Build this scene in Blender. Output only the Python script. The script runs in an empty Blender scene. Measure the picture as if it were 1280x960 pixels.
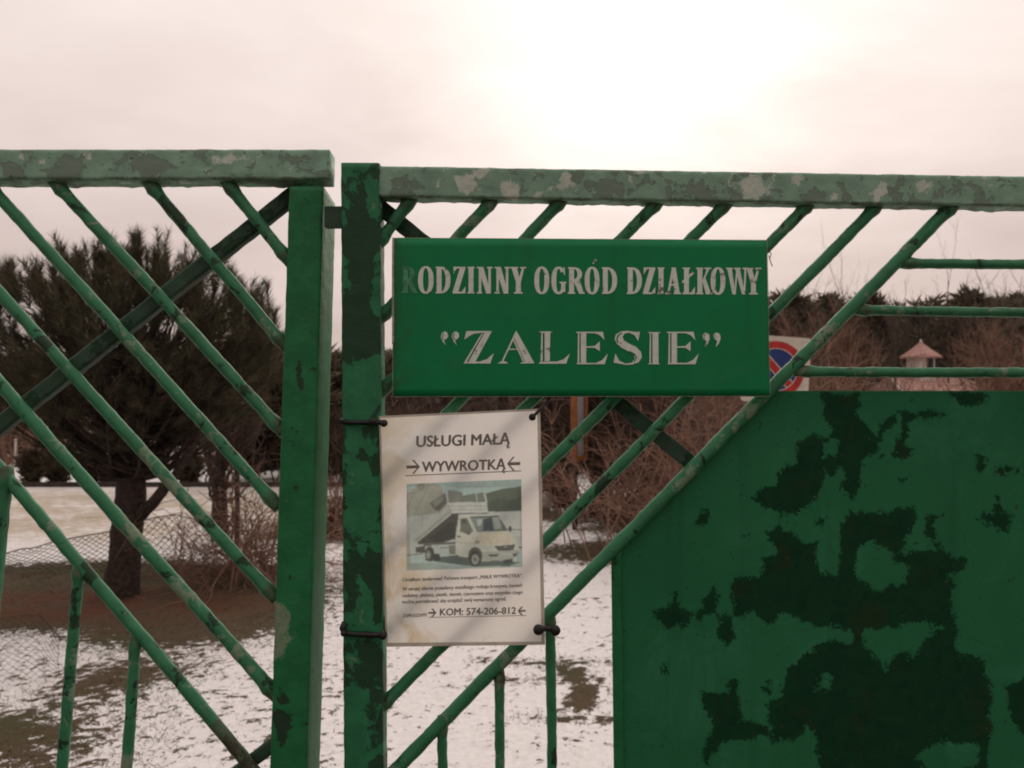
import bpy, bmesh, math, random
import numpy as np
from mathutils import Vector, noise as mnoise
from mathutils.geometry import tessellate_polygon

random.seed(7)
rng = np.random.default_rng(7)
sc = bpy.context.scene
COL = sc.collection
R = math.radians

# ------------------------------------------------------------------ camera
EYE = 1.6
F = 1000.0                    # focal length in pixels of a 1280 x 960 frame
PITCH = math.atan(25.0 / F)
cam_d = bpy.data.cameras.new('camera')
cam_d.sensor_width = 36.0
cam_d.lens = F / 1280.0 * 36.0
cam_d.clip_start = 0.05
cam_d.clip_end = 900.0
cam_d.dof.use_dof = True
cam_d.dof.focus_distance = 1.06
cam_d.dof.aperture_fstop = 10.0
cam = bpy.data.objects.new('camera', cam_d)
cam.location = (0, 0, EYE)
cam.rotation_euler = (R(90) + PITCH, 0, 0)
COL.objects.link(cam)
sc.camera = cam

# ------------------------------------------------------------------ sky and sun
SUN_AZ, SUN_EL = R(11), R(25)       # azimuth to the right of straight ahead (+Y)
sun_dir = Vector((math.sin(SUN_AZ) * math.cos(SUN_EL), math.cos(SUN_AZ) * math.cos(SUN_EL), math.sin(SUN_EL)))

world = bpy.data.worlds.new('World')
sc.world = world
world.use_nodes = True
wt = world.node_tree
for n in list(wt.nodes):
    wt.nodes.remove(n)


class NT:
    """tiny node-tree writer"""
    def __init__(self, tree):
        self.t = tree

    def n(self, kind, **kw):
        nd = self.t.nodes.new(kind)
        for k, v in kw.items():
            if k == 'inp':
                for ik, iv in v.items():
                    s = nd.inputs[ik]
                    if hasattr(iv, 'links') or hasattr(iv, 'is_output'):
                        self.t.links.new(iv, s)
                    else:
                        s.default_value = iv
            else:
                setattr(nd, k, v)
        return nd

    def math(self, op, a, b=0.0, c=0.0, clamp=False):
        nd = self.n('ShaderNodeMath', operation=op, use_clamp=clamp)
        for i, x in enumerate((a, b, c)):
            if hasattr(x, 'is_output'):
                self.t.links.new(x, nd.inputs[i])
            else:
                nd.inputs[i].default_value = x
        return nd.outputs[0]

    def mix(self, fac, a, b, blend='MIX'):
        nd = self.n('ShaderNodeMix', data_type='RGBA', blend_type=blend)
        for i, x in ((0, fac), (6, a), (7, b)):
            if hasattr(x, 'is_output'):
                self.t.links.new(x, nd.inputs[i])
            else:
                nd.inputs[i].default_value = x if i == 0 else (tuple(x) + (1.0,))[:4]
        return nd.outputs[2]

    def ramp(self, x, lo, hi):
        nd = self.n('ShaderNodeMapRange', interpolation_type='SMOOTHSTEP')
        self.t.links.new(x, nd.inputs[0])
        nd.inputs[1].default_value = lo
        nd.inputs[2].default_value = hi
        return nd.outputs[0]

    def noise(self, vec, scale, detail=4.0, rough=0.55, dist=0.0):
        nd = self.n('ShaderNodeTexNoise')
        if vec is not None:
            self.t.links.new(vec, nd.inputs['Vector'])
        nd.inputs['Scale'].default_value = scale
        nd.inputs['Detail'].default_value = detail
        nd.inputs['Roughness'].default_value = rough
        nd.inputs['Distortion'].default_value = dist
        return nd.outputs['Fac']

    def link(self, a, b):
        self.t.links.new(a, b)


w = NT(wt)
tc = w.n('ShaderNodeTexCoord')
gen = tc.outputs['Generated']
sep = w.n('ShaderNodeSeparateXYZ')
w.link(gen, sep.inputs[0])
sky = w.n('ShaderNodeTexSky', sky_type='NISHITA')
sky.sun_disc = False
sky.sun_elevation = SUN_EL
sky.sun_rotation = SUN_AZ
sky.altitude = 150
sky.dust_density = 2.5
nish = w.n('ShaderNodeVectorMath', operation='SCALE')
w.link(sky.outputs[0], nish.inputs[0])
nish.inputs['Scale'].default_value = 0.05
dot = w.n('ShaderNodeVectorMath', operation='DOT_PRODUCT')
w.link(gen, dot.inputs[0])
dot.inputs[1].default_value = sun_dir
t = dot.outputs['Value']
tpos = w.math('MAXIMUM', t, 0.0)
wide = w.ramp(t, -0.5, 1.0)
glow = w.math('POWER', tpos, 42.0)
# a layer of cloud: flat sheets seen in perspective
zz = w.math('ADD', w.math('MAXIMUM', sep.outputs[2], 0.0), 0.16)
cx = w.math('MULTIPLY', w.math('DIVIDE', sep.outputs[0], zz), 0.75)
cy = w.math('DIVIDE', sep.outputs[1], zz)
cv = w.n('ShaderNodeCombineXYZ')
w.link(cx, cv.inputs[0]); w.link(cy, cv.inputs[1])
cl = w.noise(cv.outputs[0], 0.62, 5.0, 0.5, 0.4)
cl2 = w.noise(cv.outputs[0], 1.7, 4.0, 0.55, 0.3)
cloud = w.math('ADD', w.math('MULTIPLY', w.math('SUBTRACT', cl, 0.5), 0.85), w.math('MULTIPLY', w.math('SUBTRACT', cl2, 0.5), 0.60))
zen = w.math('MINIMUM', w.math('ADD', w.math('MULTIPLY', w.math('MAXIMUM', sep.outputs[2], 0.0), 1.02), 0.61), 1.50)
lum = w.math('ADD', w.math('ADD', 0.58, w.math('MULTIPLY', wide, 0.39)), w.math('MULTIPLY', glow, 0.34))
lum = w.math('MULTIPLY', lum, zen)
lum = w.math('MULTIPLY', lum, w.math('ADD', 1.0, w.math('MULTIPLY', cloud, w.math('ADD', 0.62, w.math('MULTIPLY', glow, 0.9)))))
tint = w.mix(w.ramp(lum, 0.55, 1.15), (1.0, 0.798, 0.735), (1.0, 0.875, 0.815))
cc = w.n('ShaderNodeVectorMath', operation='SCALE')
w.link(tint, cc.inputs[0]); w.link(lum, cc.inputs['Scale'])
skycol = w.mix(0.93, nish.outputs[0], cc.outputs[0])
bg = w.n('ShaderNodeBackground')
w.link(skycol, bg.inputs[0])
bg.inputs[1].default_value = 1.0
wo = w.n('ShaderNodeOutputWorld')
w.link(bg.outputs[0], wo.inputs[0])

sun_l = bpy.data.lights.new('sun', 'SUN')
sun_l.energy = 0.5
sun_l.angle = R(32)
sun_l.color = (1.0, 0.86, 0.70)
sun = bpy.data.objects.new('sun', sun_l)
sun.rotation_euler = sun_dir.to_track_quat('Z', 'Y').to_euler()
sun.location = (0, 0, 20)
COL.objects.link(sun)

sc.view_settings.view_transform = 'Standard'
sc.view_settings.look = 'None'
sc.view_settings.gamma = 1.0
sc.view_settings.use_curve_mapping = False
sc.view_settings.exposure = 0.0
sc.cycles.filter_width = 1.9
sc.cycles.max_bounces = 6
sc.cycles.use_denoising = True

# ------------------------------------------------------------------ pixel -> place
cp, sp = math.cos(PITCH), math.sin(PITCH)


def ray(u, v):
    x, z = (u - 640.0) / F, (480.0 - v) / F
    return Vector((x, cp - sp * z, sp + cp * z))


def ground_pt(u, v, z=0.0):
    d = ray(u, v)
    k = (z - EYE) / d.z
    return Vector((d.x * k, d.y * k, z))


def at(u, v, y):
    """the place at distance y (metres ahead) seen in direction (u, v)"""
    d = ray(u, v)
    k = y / d.y
    return Vector((d.x * k, y, EYE + d.z * k))


def proj(p):
    x, y, z = p[0], p[1], p[2] - EYE
    yy = cp * y + sp * z
    zz_ = -sp * y + cp * z
    return 640.0 + F * x / yy, 480.0 - F * zz_ / yy


def srgb(r, g, b):
    f = lambda c: ((c / 255.0) / 12.92) if c <= 10 else (((c / 255.0) + 0.055) / 1.055) ** 2.4
    return (f(r), f(g), f(b))

# ------------------------------------------------------------------ mesh helpers


class MB:
    def __init__(self):
        self.v, self.f, self.n = [], [], 0
        self.col = []

    def add(self, verts, faces, col=None):
        verts = np.asarray(verts, float).reshape(-1, 3)
        o = self.n
        self.v.append(verts)
        for f in faces:
            self.f.append(tuple(int(i) + o for i in f))
            if col is not None:
                self.col.append(col)
        self.n += len(verts)
        return self

    def add_np(self, verts, faces):
        self.v.append(np.asarray(verts, float).reshape(-1, 3))
        self.f.extend((np.asarray(faces) + self.n).tolist())
        self.n += len(self.v[-1])
        return self

    def box(self, c, s, rz=0.0):
        hx, hy, hz = s[0] / 2, s[1] / 2, s[2] / 2
        ca, sa = math.cos(rz), math.sin(rz)
        vs = []
        for dz in (-hz, hz):
            for dx, dy in ((-hx, -hy), (hx, -hy), (hx, hy), (-hx, hy)):
                vs.append((c[0] + dx * ca - dy * sa, c[1] + dx * sa + dy * ca, c[2] + dz))
        return self.add(vs, [(3, 2, 1, 0), (4, 5, 6, 7), (0, 1, 5, 4), (1, 2, 6, 5), (2, 3, 7, 6), (3, 0, 4, 7)])

    def build(self, name, mat, parent=None, smooth=False, attrs=None):
        V = np.concatenate(self.v) if self.v else np.zeros((0, 3))
        if parent is not None:
            V = V - np.array(root_loc(parent))
        me = bpy.data.meshes.new(name)
        me.from_pydata(V.tolist(), [], self.f)
        if self.col:
            a = me.color_attributes.new('tone', 'FLOAT_COLOR', 'CORNER')
            k = 0
            for fi, f in enumerate(self.f):
                for _ in f:
                    a.data[k].color = tuple(self.col[fi]) + (1.0,)
                    k += 1
        for an, arr in (attrs or {}).items():
            a = me.attributes.new(an, 'FLOAT', 'POINT')
            a.data.foreach_set('value', np.asarray(arr, np.float32))
        if smooth:
            me.polygons.foreach_set('use_smooth', [True] * len(me.polygons))
        me.update()
        ob = bpy.data.objects.new(name, me)
        if mat is not None:
            me.materials.append(mat)
        COL.objects.link(ob)
        if parent is not None:
            ob.parent = parent
        return ob


def root_loc(o):
    p = Vector((0, 0, 0))
    while o is not None:
        p += Vector(o.location)
        o = o.parent
    return p


def tag(o, label=None, cat=None, group=None, kind=None):
    for k, v in (('label', label), ('category', cat), ('group', group), ('kind', kind)):
        if v:
            o[k] = v
    return o


def thing(name, label, cat, loc=(0, 0, 0), group=None):
    o = bpy.data.objects.new(name, None)
    o.empty_display_size = 0.1
    COL.objects.link(o)
    o.location = loc
    return tag(o, label, cat, group)


def copy_tree(o, parent=None):
    c = o.copy()
    COL.objects.link(c)
    c.parent = parent
    for ch in o.children:
        copy_tree(ch, c)
    return c


def nz(p, s):
    return mnoise.noise(Vector((p[0] * s, p[1] * s, p[2] * s)))


def tube(mb, pts, radii, sides=10, amp=0.0, nscale=60.0, caps=True):
    pts = [Vector(p) for p in pts]
    n = len(pts)
    if not hasattr(radii, '__len__'):
        radii = [radii] * n
    t0 = (pts[1] - pts[0]).normalized()
    ref = Vector((0, 0, 1)) if abs(t0.z) < 0.9 else Vector((1, 0, 0))
    a = t0.cross(ref).normalized()
    vs, fs = [], []
    for i, p in enumerate(pts):
        tg = (pts[min(i + 1, n - 1)] - pts[max(i - 1, 0)]).normalized()
        a = (a - tg * a.dot(tg)).normalized()
        b = tg.cross(a)
        for k in range(sides):
            an = 2 * math.pi * k / sides
            d = a * math.cos(an) + b * math.sin(an)
            r = radii[i]
            q = p + d * r
            if amp:
                q = p + d * (r + amp * (nz(q, nscale) + 0.6 * nz(q, nscale * 2.7)))
            vs.append(q)
    for i in range(n - 1):
        for k in range(sides):
            k2 = (k + 1) % sides
            fs.append((i * sides + k, i * sides + k2, (i + 1) * sides + k2, (i + 1) * sides + k))
    if caps:
        fs.append(tuple(range(sides - 1, -1, -1)))
        fs.append(tuple((n - 1) * sides + k for k in range(sides)))
    mb.add([tuple(v) for v in vs], fs)
    return mb


def tubes_np(mb, paths, r0, r1, sides=3):
    """many thin tapering stems at once; paths: (N, K, 3)"""
    P = np.asarray(paths, float)
    N, K, _ = P.shape
    r0 = np.broadcast_to(np.asarray(r0, float), (N,))
    r1 = np.broadcast_to(np.asarray(r1, float), (N,))
    d = P[:, -1] - P[:, 0]
    d /= np.linalg.norm(d, axis=1, keepdims=True) + 1e-9
    ref = np.where(np.abs(d[:, 2:3]) < 0.9, np.array([[0, 0, 1.0]]), np.array([[1.0, 0, 0]]))
    a = np.cross(d, ref); a /= np.linalg.norm(a, axis=1, keepdims=True) + 1e-9
    b = np.cross(d, a)
    tt = np.linspace(0, 1, K)
    rad = r0[:, None] * (1 - tt) + r1[:, None] * tt
    an = 2 * np.pi * np.arange(sides) / sides
    ring = a[:, None, None, :] * np.cos(an)[None, None, :, None] + b[:, None, None, :] * np.sin(an)[None, None, :, None]
    V = P[:, :, None, :] + ring * rad[:, :, None, None]
    idx = np.arange(N * K * sides).reshape(N, K, sides)
    q = np.stack([idx[:, :-1, :], np.roll(idx, -1, 2)[:, :-1, :], np.roll(idx, -1, 2)[:, 1:, :], idx[:, 1:, :]], -1).reshape(-1, 4)
    mb.add_np(V.reshape(-1, 3), q)
    return mb


def unit(v):
    return v / (np.linalg.norm(v, axis=-1, keepdims=True) + 1e-9)

# ------------------------------------------------------------------ materials


def new_mat(name):
    m = bpy.data.materials.new(name)
    m.use_nodes = True
    for n in list(m.node_tree.nodes):
        m.node_tree.nodes.remove(n)
    t = NT(m.node_tree)
    out = t.n('ShaderNodeOutputMaterial')
    p = t.n('ShaderNodeBsdfPrincipled')
    t.link(p.outputs[0], out.inputs[0])
    return m, t, p, out


def bump(t, p, h, strength=0.3, dist=0.002):
    b = t.n('ShaderNodeBump')
    b.inputs['Strength'].default_value = strength
    b.inputs['Distance'].default_value = dist
    t.link(h, b.inputs['Height'])
    t.link(b.outputs[0], p.inputs['Normal'])


def mat_simple(name, col, rough=0.7, var=0.3, scale=20.0, col2=None, bstr=0.3, bdist=0.002, spec=0.3):
    m, t, p, out = new_mat(name)
    tc = t.n('ShaderNodeTexCoord').outputs['Object']
    n1 = t.noise(tc, scale, 6, 0.6)
    c2 = col2 or tuple(c * (1 - var) for c in col)
    c = t.mix(t.ramp(n1, 0.35, 0.65), col, c2)
    t.link(c, p.inputs['Base Color'])
    p.inputs['Roughness'].default_value = rough
    p.inputs['Specular IOR Level'].default_value = spec
    bump(t, p, n1, bstr, bdist)
    return m


def mat_paint(name, base, pale=(0.23, 0.28, 0.20), dark=(0.018, 0.048, 0.024), pale_thr=0.66, dark_thr=0.66, scale=11.0, rough=0.5):
    """old brushed gloss paint: a paler chalked coat in patches, dark old coat where it has flaked"""
    m, t, p, out = new_mat(name)
    tc = t.n('ShaderNodeTexCoord').outputs['Object']
    at_ = t.n('ShaderNodeAttribute', attribute_name='wear').outputs['Fac']
    n1 = t.math('ADD', 0.5, t.math('MULTIPLY', t.math('SUBTRACT', t.noise(tc, scale * 1.6, 9, 0.72, 0.5), 0.5), 1.5))
    mp = t.n('ShaderNodeMapping')
    t.link(tc, mp.inputs[0]); mp.inputs['Location'].default_value = (3.1, 7.7, 1.9)
    n2 = t.math('ADD', 0.5, t.math('MULTIPLY', t.math('SUBTRACT', t.noise(mp.outputs[0], scale * 1.5, 9, 0.68, 0.4), 0.5), 1.2))
    fine = t.noise(tc, 170, 4, 0.6)
    mid = t.noise(tc, 34, 5, 0.6)
    c = t.mix(t.ramp(mid, 0.3, 0.75), base, tuple(x * 0.72 for x in base))
    pm = t.ramp(t.math('ADD', n1, t.math('MULTIPLY', at_, 0.22)), pale_thr, pale_thr + 0.07)
    pc = t.mix(t.ramp(fine, 0.35, 0.65), pale, tuple(0.62 * a + 0.38 * b for a, b in zip(pale, base)))
    c = t.mix(t.math('MULTIPLY', pm, 0.85), c, pc)
    dm = t.ramp(t.math('SUBTRACT', n2, t.math('MULTIPLY', at_, 0.22)), dark_thr, dark_thr + 0.025)
    c = t.mix(dm, c, dark)
    speck = t.ramp(t.noise(tc, 95, 3, 0.5), 0.70, 0.76)
    c = t.mix(t.math('MULTIPLY', speck, 0.7), c, (0.05, 0.035, 0.022))
    rs = t.n('ShaderNodeAttribute', attribute_name='rust').outputs['Fac']
    rm = t.ramp(t.math('ADD', t.math('MULTIPLY', rs, 0.27), t.math('SUBTRACT', t.noise(tc, 60, 6, 0.7), 0.5)), 0.16, 0.30)
    c = t.mix(t.math('MULTIPLY', rm, 0.55), c, t.mix(t.ramp(fine, 0.4, 0.6), (0.110, 0.066, 0.050), (0.062, 0.046, 0.038)))
    t.link(c, p.inputs['Base Color'])
    rr = t.math('ADD', rough, t.math('MULTIPLY', pm, 0.25))
    t.link(rr, p.inputs['Roughness'])
    p.inputs['Specular IOR Level'].default_value = 0.22
    h = t.math('ADD', t.math('MULTIPLY', mid, 0.9), t.math('ADD', t.math('MULTIPLY', fine, 0.35), t.math('MULTIPLY', dm, -0.5)))
    bump(t, p, h, 0.75, 0.0019)
    return m


PAINT_RAIL = mat_paint('rail paint', (0.270, 0.455, 0.345), pale=(0.66, 0.71, 0.63), pale_thr=0.64, dark_thr=0.56, dark=(0.195, 0.270, 0.215), scale=19, rough=0.7)  # chalked coat, paled further: veiling lens glare put into the base colour
PAINT_POST = mat_paint('post paint', (0.018, 0.172, 0.062), pale_thr=0.71, dark_thr=0.655, scale=12, rough=0.52)
PAINT_POST_DARK = mat_paint('post paint with old coat', (0.034, 0.215, 0.100), pale_thr=0.76, dark_thr=0.49, dark=(0.020, 0.066, 0.034), scale=9, rough=0.55)
PAINT_BAR = mat_paint('bar paint', (0.044, 0.212, 0.104), pale_thr=0.60, dark_thr=0.605, scale=15, rough=0.45)
PAINT_DARK = mat_paint('brace paint', (0.040, 0.085, 0.055), pale_thr=0.72, dark_thr=0.55, scale=12, rough=0.6)
BLACK_PLASTIC = mat_simple('black plastic', (0.012, 0.012, 0.013), 0.5, 0.2, 60, spec=0.4)
RUST = mat_simple('rusty steel', (0.10, 0.045, 0.025), 0.8, 0.5, 60, col2=(0.05, 0.04, 0.03))

# ------------------------------------------------------------------ ground
gx = np.concatenate([-np.geomspace(400, 5, 26)[:-1], np.arange(-5, 3.6, 0.032), np.geomspace(3.6, 400, 28)[1:]])
gy = np.concatenate([-np.geomspace(300, 2, 14), np.linspace(-1.8, 2.4, 16), np.arange(2.45, 6.5, 0.026), np.arange(6.5, 11.5, 0.05), np.geomspace(11.6, 500, 46)])
GX, GY = np.meshgrid(gx, gy)


def fnoise(X, Y, s, seed=0.0):
    out = np.empty(X.size)
    for i, (a, b) in enumerate(zip(X.ravel() * s, Y.ravel() * s)):
        out[i] = mnoise.noise(Vector((a, b, seed)))
    return out.reshape(X.shape)


def ell(X, Y, cx, cy, rx, ry, rot=0.0):
    c, s = math.cos(rot), math.sin(rot)
    dx, dy = X - cx, Y - cy
    a, b = (dx * c + dy * s) / rx, (-dx * s + dy * c) / ry
    return 1.0 - np.sqrt(a * a + b * b)      # 1 in the middle, 0 on the rim


n_a = fnoise(GX, GY, 9.0, 1.3)
n_b = fnoise(GX, GY, 2.2, 5.1)
n_c = fnoise(GX, GY, 21.0, 9.0)
near = (np.abs(GX) < 6) & (GY > 2) & (GY < 14)
GZ = np.where(near, 0.011 * n_a + 0.010 * n_b + 0.006 * n_c, 0.0)


def bare_field(X, Y):
    """>0: bare of snow, from the litter under the pine, the track, the ground in front of the gate"""
    b = np.full(np.shape(X), -1.0)
    b = np.maximum(b, 2.2 * ell(X, Y, -3.9, 6.9, 2.4, 1.30, 0))       # needle litter
    b = np.maximum(b, 1.6 * ell(X, Y, -2.45, 6.35, 0.95, 1.15, R(12)))
    b = np.maximum(b, 0.42 * ell(X, Y, -2.25, 4.75, 0.30, 0.55, R(-12)))   # grassy corner
    b = np.maximum(b, 0.45 * ell(X, Y, -2.45, 3.75, 0.55, 0.45, 0))
    b = np.maximum(b, 0.6 * ell(X, Y, 0.34, 4.78, 0.10, 0.22, R(10)))       # worn track
    b = np.maximum(b, 0.6 * ell(X, Y, 0.40, 4.45, 0.10, 0.28, R(-14)))
    b = np.maximum(b, 0.25 * ell(X, Y, 0.20, 5.0, 0.24, 0.06, 0))
    b = np.maximum(b, 0.20 * ell(X, Y, 0.47, 4.12, 0.22, 0.05, 0))
    b = np.maximum(b, 0.20 * ell(X, Y, 0.25, 4.68, 0.20, 0.05, 0))
    b = np.maximum(b, 1.2 * ell(X, Y, 1.55, 8.75, 1.35, 0.75, R(8)))         # under the brush
    b = np.maximum(b, 1.0 * ell(X, Y, 2.9, 11.0, 2.2, 2.0, 0))
    b = np.maximum(b, 0.8 * ell(X, Y, 0.55, 11.6, 0.9, 0.7, 0))
    b = np.maximum(b, 0.9 * ell(X, Y, -2.35, 9.9, 0.7, 0.6, 0))
    b = np.maximum(b, 1.0 * ell(X, Y, 12.0, 24.0, 9.0, 9.0, 0))
    b = np.maximum(b, np.clip((1.55 - Y) * 1.2, -1, 1))                       # trampled approach before the gate
    return b


BARE = bare_field(GX, GY)
BARE = BARE + 0.16 * n_b
BARE = np.maximum(BARE, -0.31 + 0.10 * np.clip((-GX - 0.5) / 0.5, 0, 1) * np.clip((8.5 - GY) / 2.0, 0, 1) + 0.10 * n_b)
HGT = n_a * 0.38 + n_c * 0.75
ny, nx = GX.shape
gv = np.stack([GX, GY, GZ], -1).reshape(-1, 3)
ii = np.arange(ny * nx).reshape(ny, nx)
gf = np.stack([ii[:-1, :-1], ii[:-1, 1:], ii[1:, 1:], ii[1:, :-1]], -1).reshape(-1, 4)
LITTER = 0.75 * np.clip(ell(GX, GY, -3.3, 6.45, 1.9, 0.75, 0) * 1.8, 0, 1)
FIELD = np.clip((GY - 8.6) / 1.5, 0, 1) * np.clip((-GX - 1.0) / 1.5, 0, 1) * np.clip((15.6 - GY) / 1.0, 0, 1)

GROUND, t, p, out = new_mat('snowy ground')
tc = t.n('ShaderNodeTexCoord').outputs['Object']
bare_a = t.n('ShaderNodeAttribute', attribute_name='bare').outputs['Fac']
hgt_a = t.n('ShaderNodeAttribute', attribute_name='clod').outputs['Fac']
lit_a = t.n('ShaderNodeAttribute', attribute_name='litter').outputs['Fac']
fld_a = t.n('ShaderNodeAttribute', attribute_name='field').outputs['Fac']
f1 = t.noise(tc, 26, 6, 0.65)
f2 = t.noise(tc, 90, 5, 0.6)
f3 = t.noise(tc, 1.6, 4, 0.6)
soil = t.mix(t.ramp(f1, 0.35, 0.65), (0.060, 0.042, 0.026), (0.100, 0.072, 0.040))
soil = t.mix(t.ramp(f3, 0.45, 0.62), soil, (0.066, 0.060, 0.028))
needle = t.mix(t.ramp(f2, 0.35, 0.65), (0.100, 0.030, 0.016), (0.130, 0.046, 0.025))
soil = t.mix(t.math('MULTIPLY', lit_a, t.ramp(f3, 0.30, 0.55)), soil, needle)
thr = t.math('ADD', t.math('ADD', t.math('MULTIPLY', t.math('MAXIMUM', bare_a, -0.60), 1.35), t.math('MULTIPLY', hgt_a, 0.95)),
             t.math('ADD', t.math('MULTIPLY', t.math('SUBTRACT', f1, 0.5), 1.5), t.math('MULTIPLY', t.math('SUBTRACT', f2, 0.5), 1.5)))
thr = t.math('ADD', thr, 0.0)
cover = t.ramp(thr, -0.10, 0.10)
snow = t.mix(t.ramp(f1, 0.3, 0.7), (0.86, 0.85, 0.86), (0.74, 0.72, 0.71))
straw = t.math('MULTIPLY', fld_a, t.ramp(t.math('ADD', t.math('MULTIPLY', t.noise(tc, 0.9, 6, 0.7), 0.5), t.math('MULTIPLY', t.noise(tc, 7, 6, 0.7), 0.5)), 0.37, 0.55))
snow = t.mix(t.math('MULTIPLY', straw, 0.85), snow, (0.40, 0.32, 0.21))
c = t.mix(cover, snow, soil)
t.link(c, p.inputs['Base Color'])
t.link(t.math('ADD', 0.55, t.math('MULTIPLY', cover, 0.35)), p.inputs['Roughness'])
p.inputs['Specular IOR Level'].default_value = 0.2
bump(t, p, t.math('ADD', t.math('MULTIPLY', f1, 0.8), t.math('ADD', t.math('MULTIPLY', f2, 0.4), t.math('MULTIPLY', cover, -0.35))), 0.8, 0.018)

mb = MB()
mb.add_np(gv, gf)
ground = mb.build('ground', GROUND, None, True, {'bare': BARE.ravel(), 'clod': HGT.ravel(), 'litter': LITTER.ravel(), 'field': FIELD.ravel()})
tag(ground, kind='structure')

# ------------------------------------------------------------------ gate leaves: planes
tanL = math.tan(R(4.0))
tanR = math.tan(R(2.2))
LEAF = {
    'L': (Vector((0, 1.05, 1.6)), Vector((0, -1, tanL)).normalized()),
    'R': (Vector((-0.2, 1.05, 1.6)), Vector((tanR, -1, 0)).normalized()),
}


def gp(leaf, u, v, off=0.0):
    p0, n = LEAF[leaf]
    p0 = p0 - n * off
    d = ray(u, v)
    o = Vector((0, 0, EYE))
    k = (p0 - o).dot(n) / d.dot(n)
    return o + d * k


MPP = 1.05 / F       # metres per pixel at the gate


def wear_of(V, blobs):
    out = np.zeros(len(V))
    if not blobs:
        return out
    x, y, z = V[:, 0], V[:, 1], V[:, 2] - EYE
    yy = cp * y + sp * z
    U = 640 + F * x / yy
    W = 480 - F * (-sp * y + cp * z) / yy
    for (bu, bv, ru, rv, val) in blobs:
        d = np.sqrt(((U - bu) / ru) ** 2 + ((W - bv) / rv) ** 2)
        out += val * np.clip(1.25 - d, 0, 1)
    return np.clip(out, -1.3, 1.3)


def bar(parent, leaf, a, b, px=20, off=0.0175, mat=None, blobs=None, name='bar', weld=(1, 1), rusty=0.0):
    A, B = gp(leaf, a[0], a[1], off), gp(leaf, b[0], b[1], off)
    ext = (B - A).normalized() * 0.0105          # ends run into the frame they are welded to
    A, B = A - ext * (1 if weld[0] else 0), B + ext * (1 if weld[1] else 0)
    L = (B - A).length
    n = max(6, int(L / 0.006))
    r0 = px * 0.5 * MPP
    pts, rad = [], []
    for i in range(n + 1):
        s = i / n
        q = A.lerp(B, s)
        q = q + Vector((0.0016 * nz(q, 6.0), 0, 0.0016 * nz(q + Vector((5, 1, 2)), 6.0)))
        r = r0
        for e, k in ((s * L, weld[0]), ((1 - s) * L, weld[1])):
            if k:
                r += r0 * 0.26 * math.exp(-((e - 0.018) / 0.007) ** 2)
        pts.append(q); rad.append(r)
    m = tube(MB(), pts, rad, 14, 0.0009, 60.0)
    V = np.concatenate(m.v)
    ex = np.array([max(math.exp(-(max(0.0, i / n * L - 0.016) / 0.012) ** 2) * weld[0], math.exp(-(max(0.0, (1 - i / n) * L - 0.016) / 0.012) ** 2) * weld[1]) for i in range(n + 1)])
    return m.build(name, mat or PAINT_BAR, parent, True, {'wear': wear_of(V, blobs), 'rust': np.repeat(np.maximum(ex, [1.6 * (1 if (1 - i / n) * L < rusty else 0) for i in range(n + 1)]), 14)})


def sqtube(parent, leaf, a, b, wpx, depth=0.048, off=0.0, mat=None, name='rail', blobs=None, drip=0.0, flat=False):
    """square hollow section; a, b: centre line of its front face"""
    p0, n = LEAF[leaf]
    A, B = gp(leaf, a[0], a[1], off), gp(leaf, b[0], b[1], off)
    ax = (B - A).normalized()
    side = ax.cross(n).normalized()          # in the plane, across
    if side.z < 0 or (abs(side.z) < 0.2 and side.x < 0):
        side = -side
    inn = -n
    w = wpx * MPP
    L = (B - A).length
    N = max(8, int(L / 0.007))
    rr = 0.004 if not flat else 0.0015
    prof = []                               # (across, inward, outward normal)
    def arc(cx_, cy_, a0):
        for k in range(4):
            an = a0 + k * math.pi / 6
            prof.append((cx_ + rr * math.cos(an), cy_ + rr * math.sin(an), math.cos(an), math.sin(an)))
    h = w / 2
    arc(h - rr, depth - rr, 0)
    for k in range(1, 5): prof.append((h - rr - k * (w - 2 * rr) / 5, depth, 0, 1))
    arc(-h + rr, depth - rr, math.pi / 2)
    for k in range(1, 4): prof.append((-h, depth - rr - k * (depth - 2 * rr) / 4, -1, 0))
    arc(-h + rr, rr, math.pi)
    for k in range(1, 9): prof.append((-h + rr + k * (w - 2 * rr) / 9, 0, 0, -1))
    arc(h - rr, rr, 1.5 * math.pi)
    for k in range(1, 4): prof.append((h, rr + k * (depth - 2 * rr) / 4, 1, 0))
    S = len(prof)
    vs, fs = [], []
    for i in range(N + 1):
        c0 = A + ax * (L * i / N)
        for (x, y, nx_, ny_) in prof:
            q = c0 + side * x + inn * y
            e = 0.0007 * nz(q, 45) + 0.0005 * nz(q, 130)
            if drip and nx_ < -0.4 and side.z > 0.5:      # sagging beads of paint and rust along the lower edge
                e += drip * max(0.0, nz(q, 85)) * 2.0 + drip * 0.8 * max(0.0, nz(q, 31))
            q = q + (side * nx_ + inn * ny_) * e
            vs.append(tuple(q))
    for i in range(N):
        for k in range(S):
            k2 = (k + 1) % S
            fs.append((i * S + k, (i + 1) * S + k, (i + 1) * S + k2, i * S + k2))
    fs.append(tuple(range(S)))
    fs.append(tuple(N * S + k for k in range(S - 1, -1, -1)))
    m = MB().add(vs, fs)
    V = np.concatenate(m.v)
    rst = np.tile(np.array([0.6 if (nx_ < -0.4 and side.z > 0.5) else (0.35 if nx_ < -0.1 and side.z > 0.5 else 0.0) for (_, _, nx_, _) in prof]), N + 1)
    return m.build(name, mat or PAINT_RAIL, parent, True, {'wear': wear_of(V, blobs), 'rust': rst})


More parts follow.
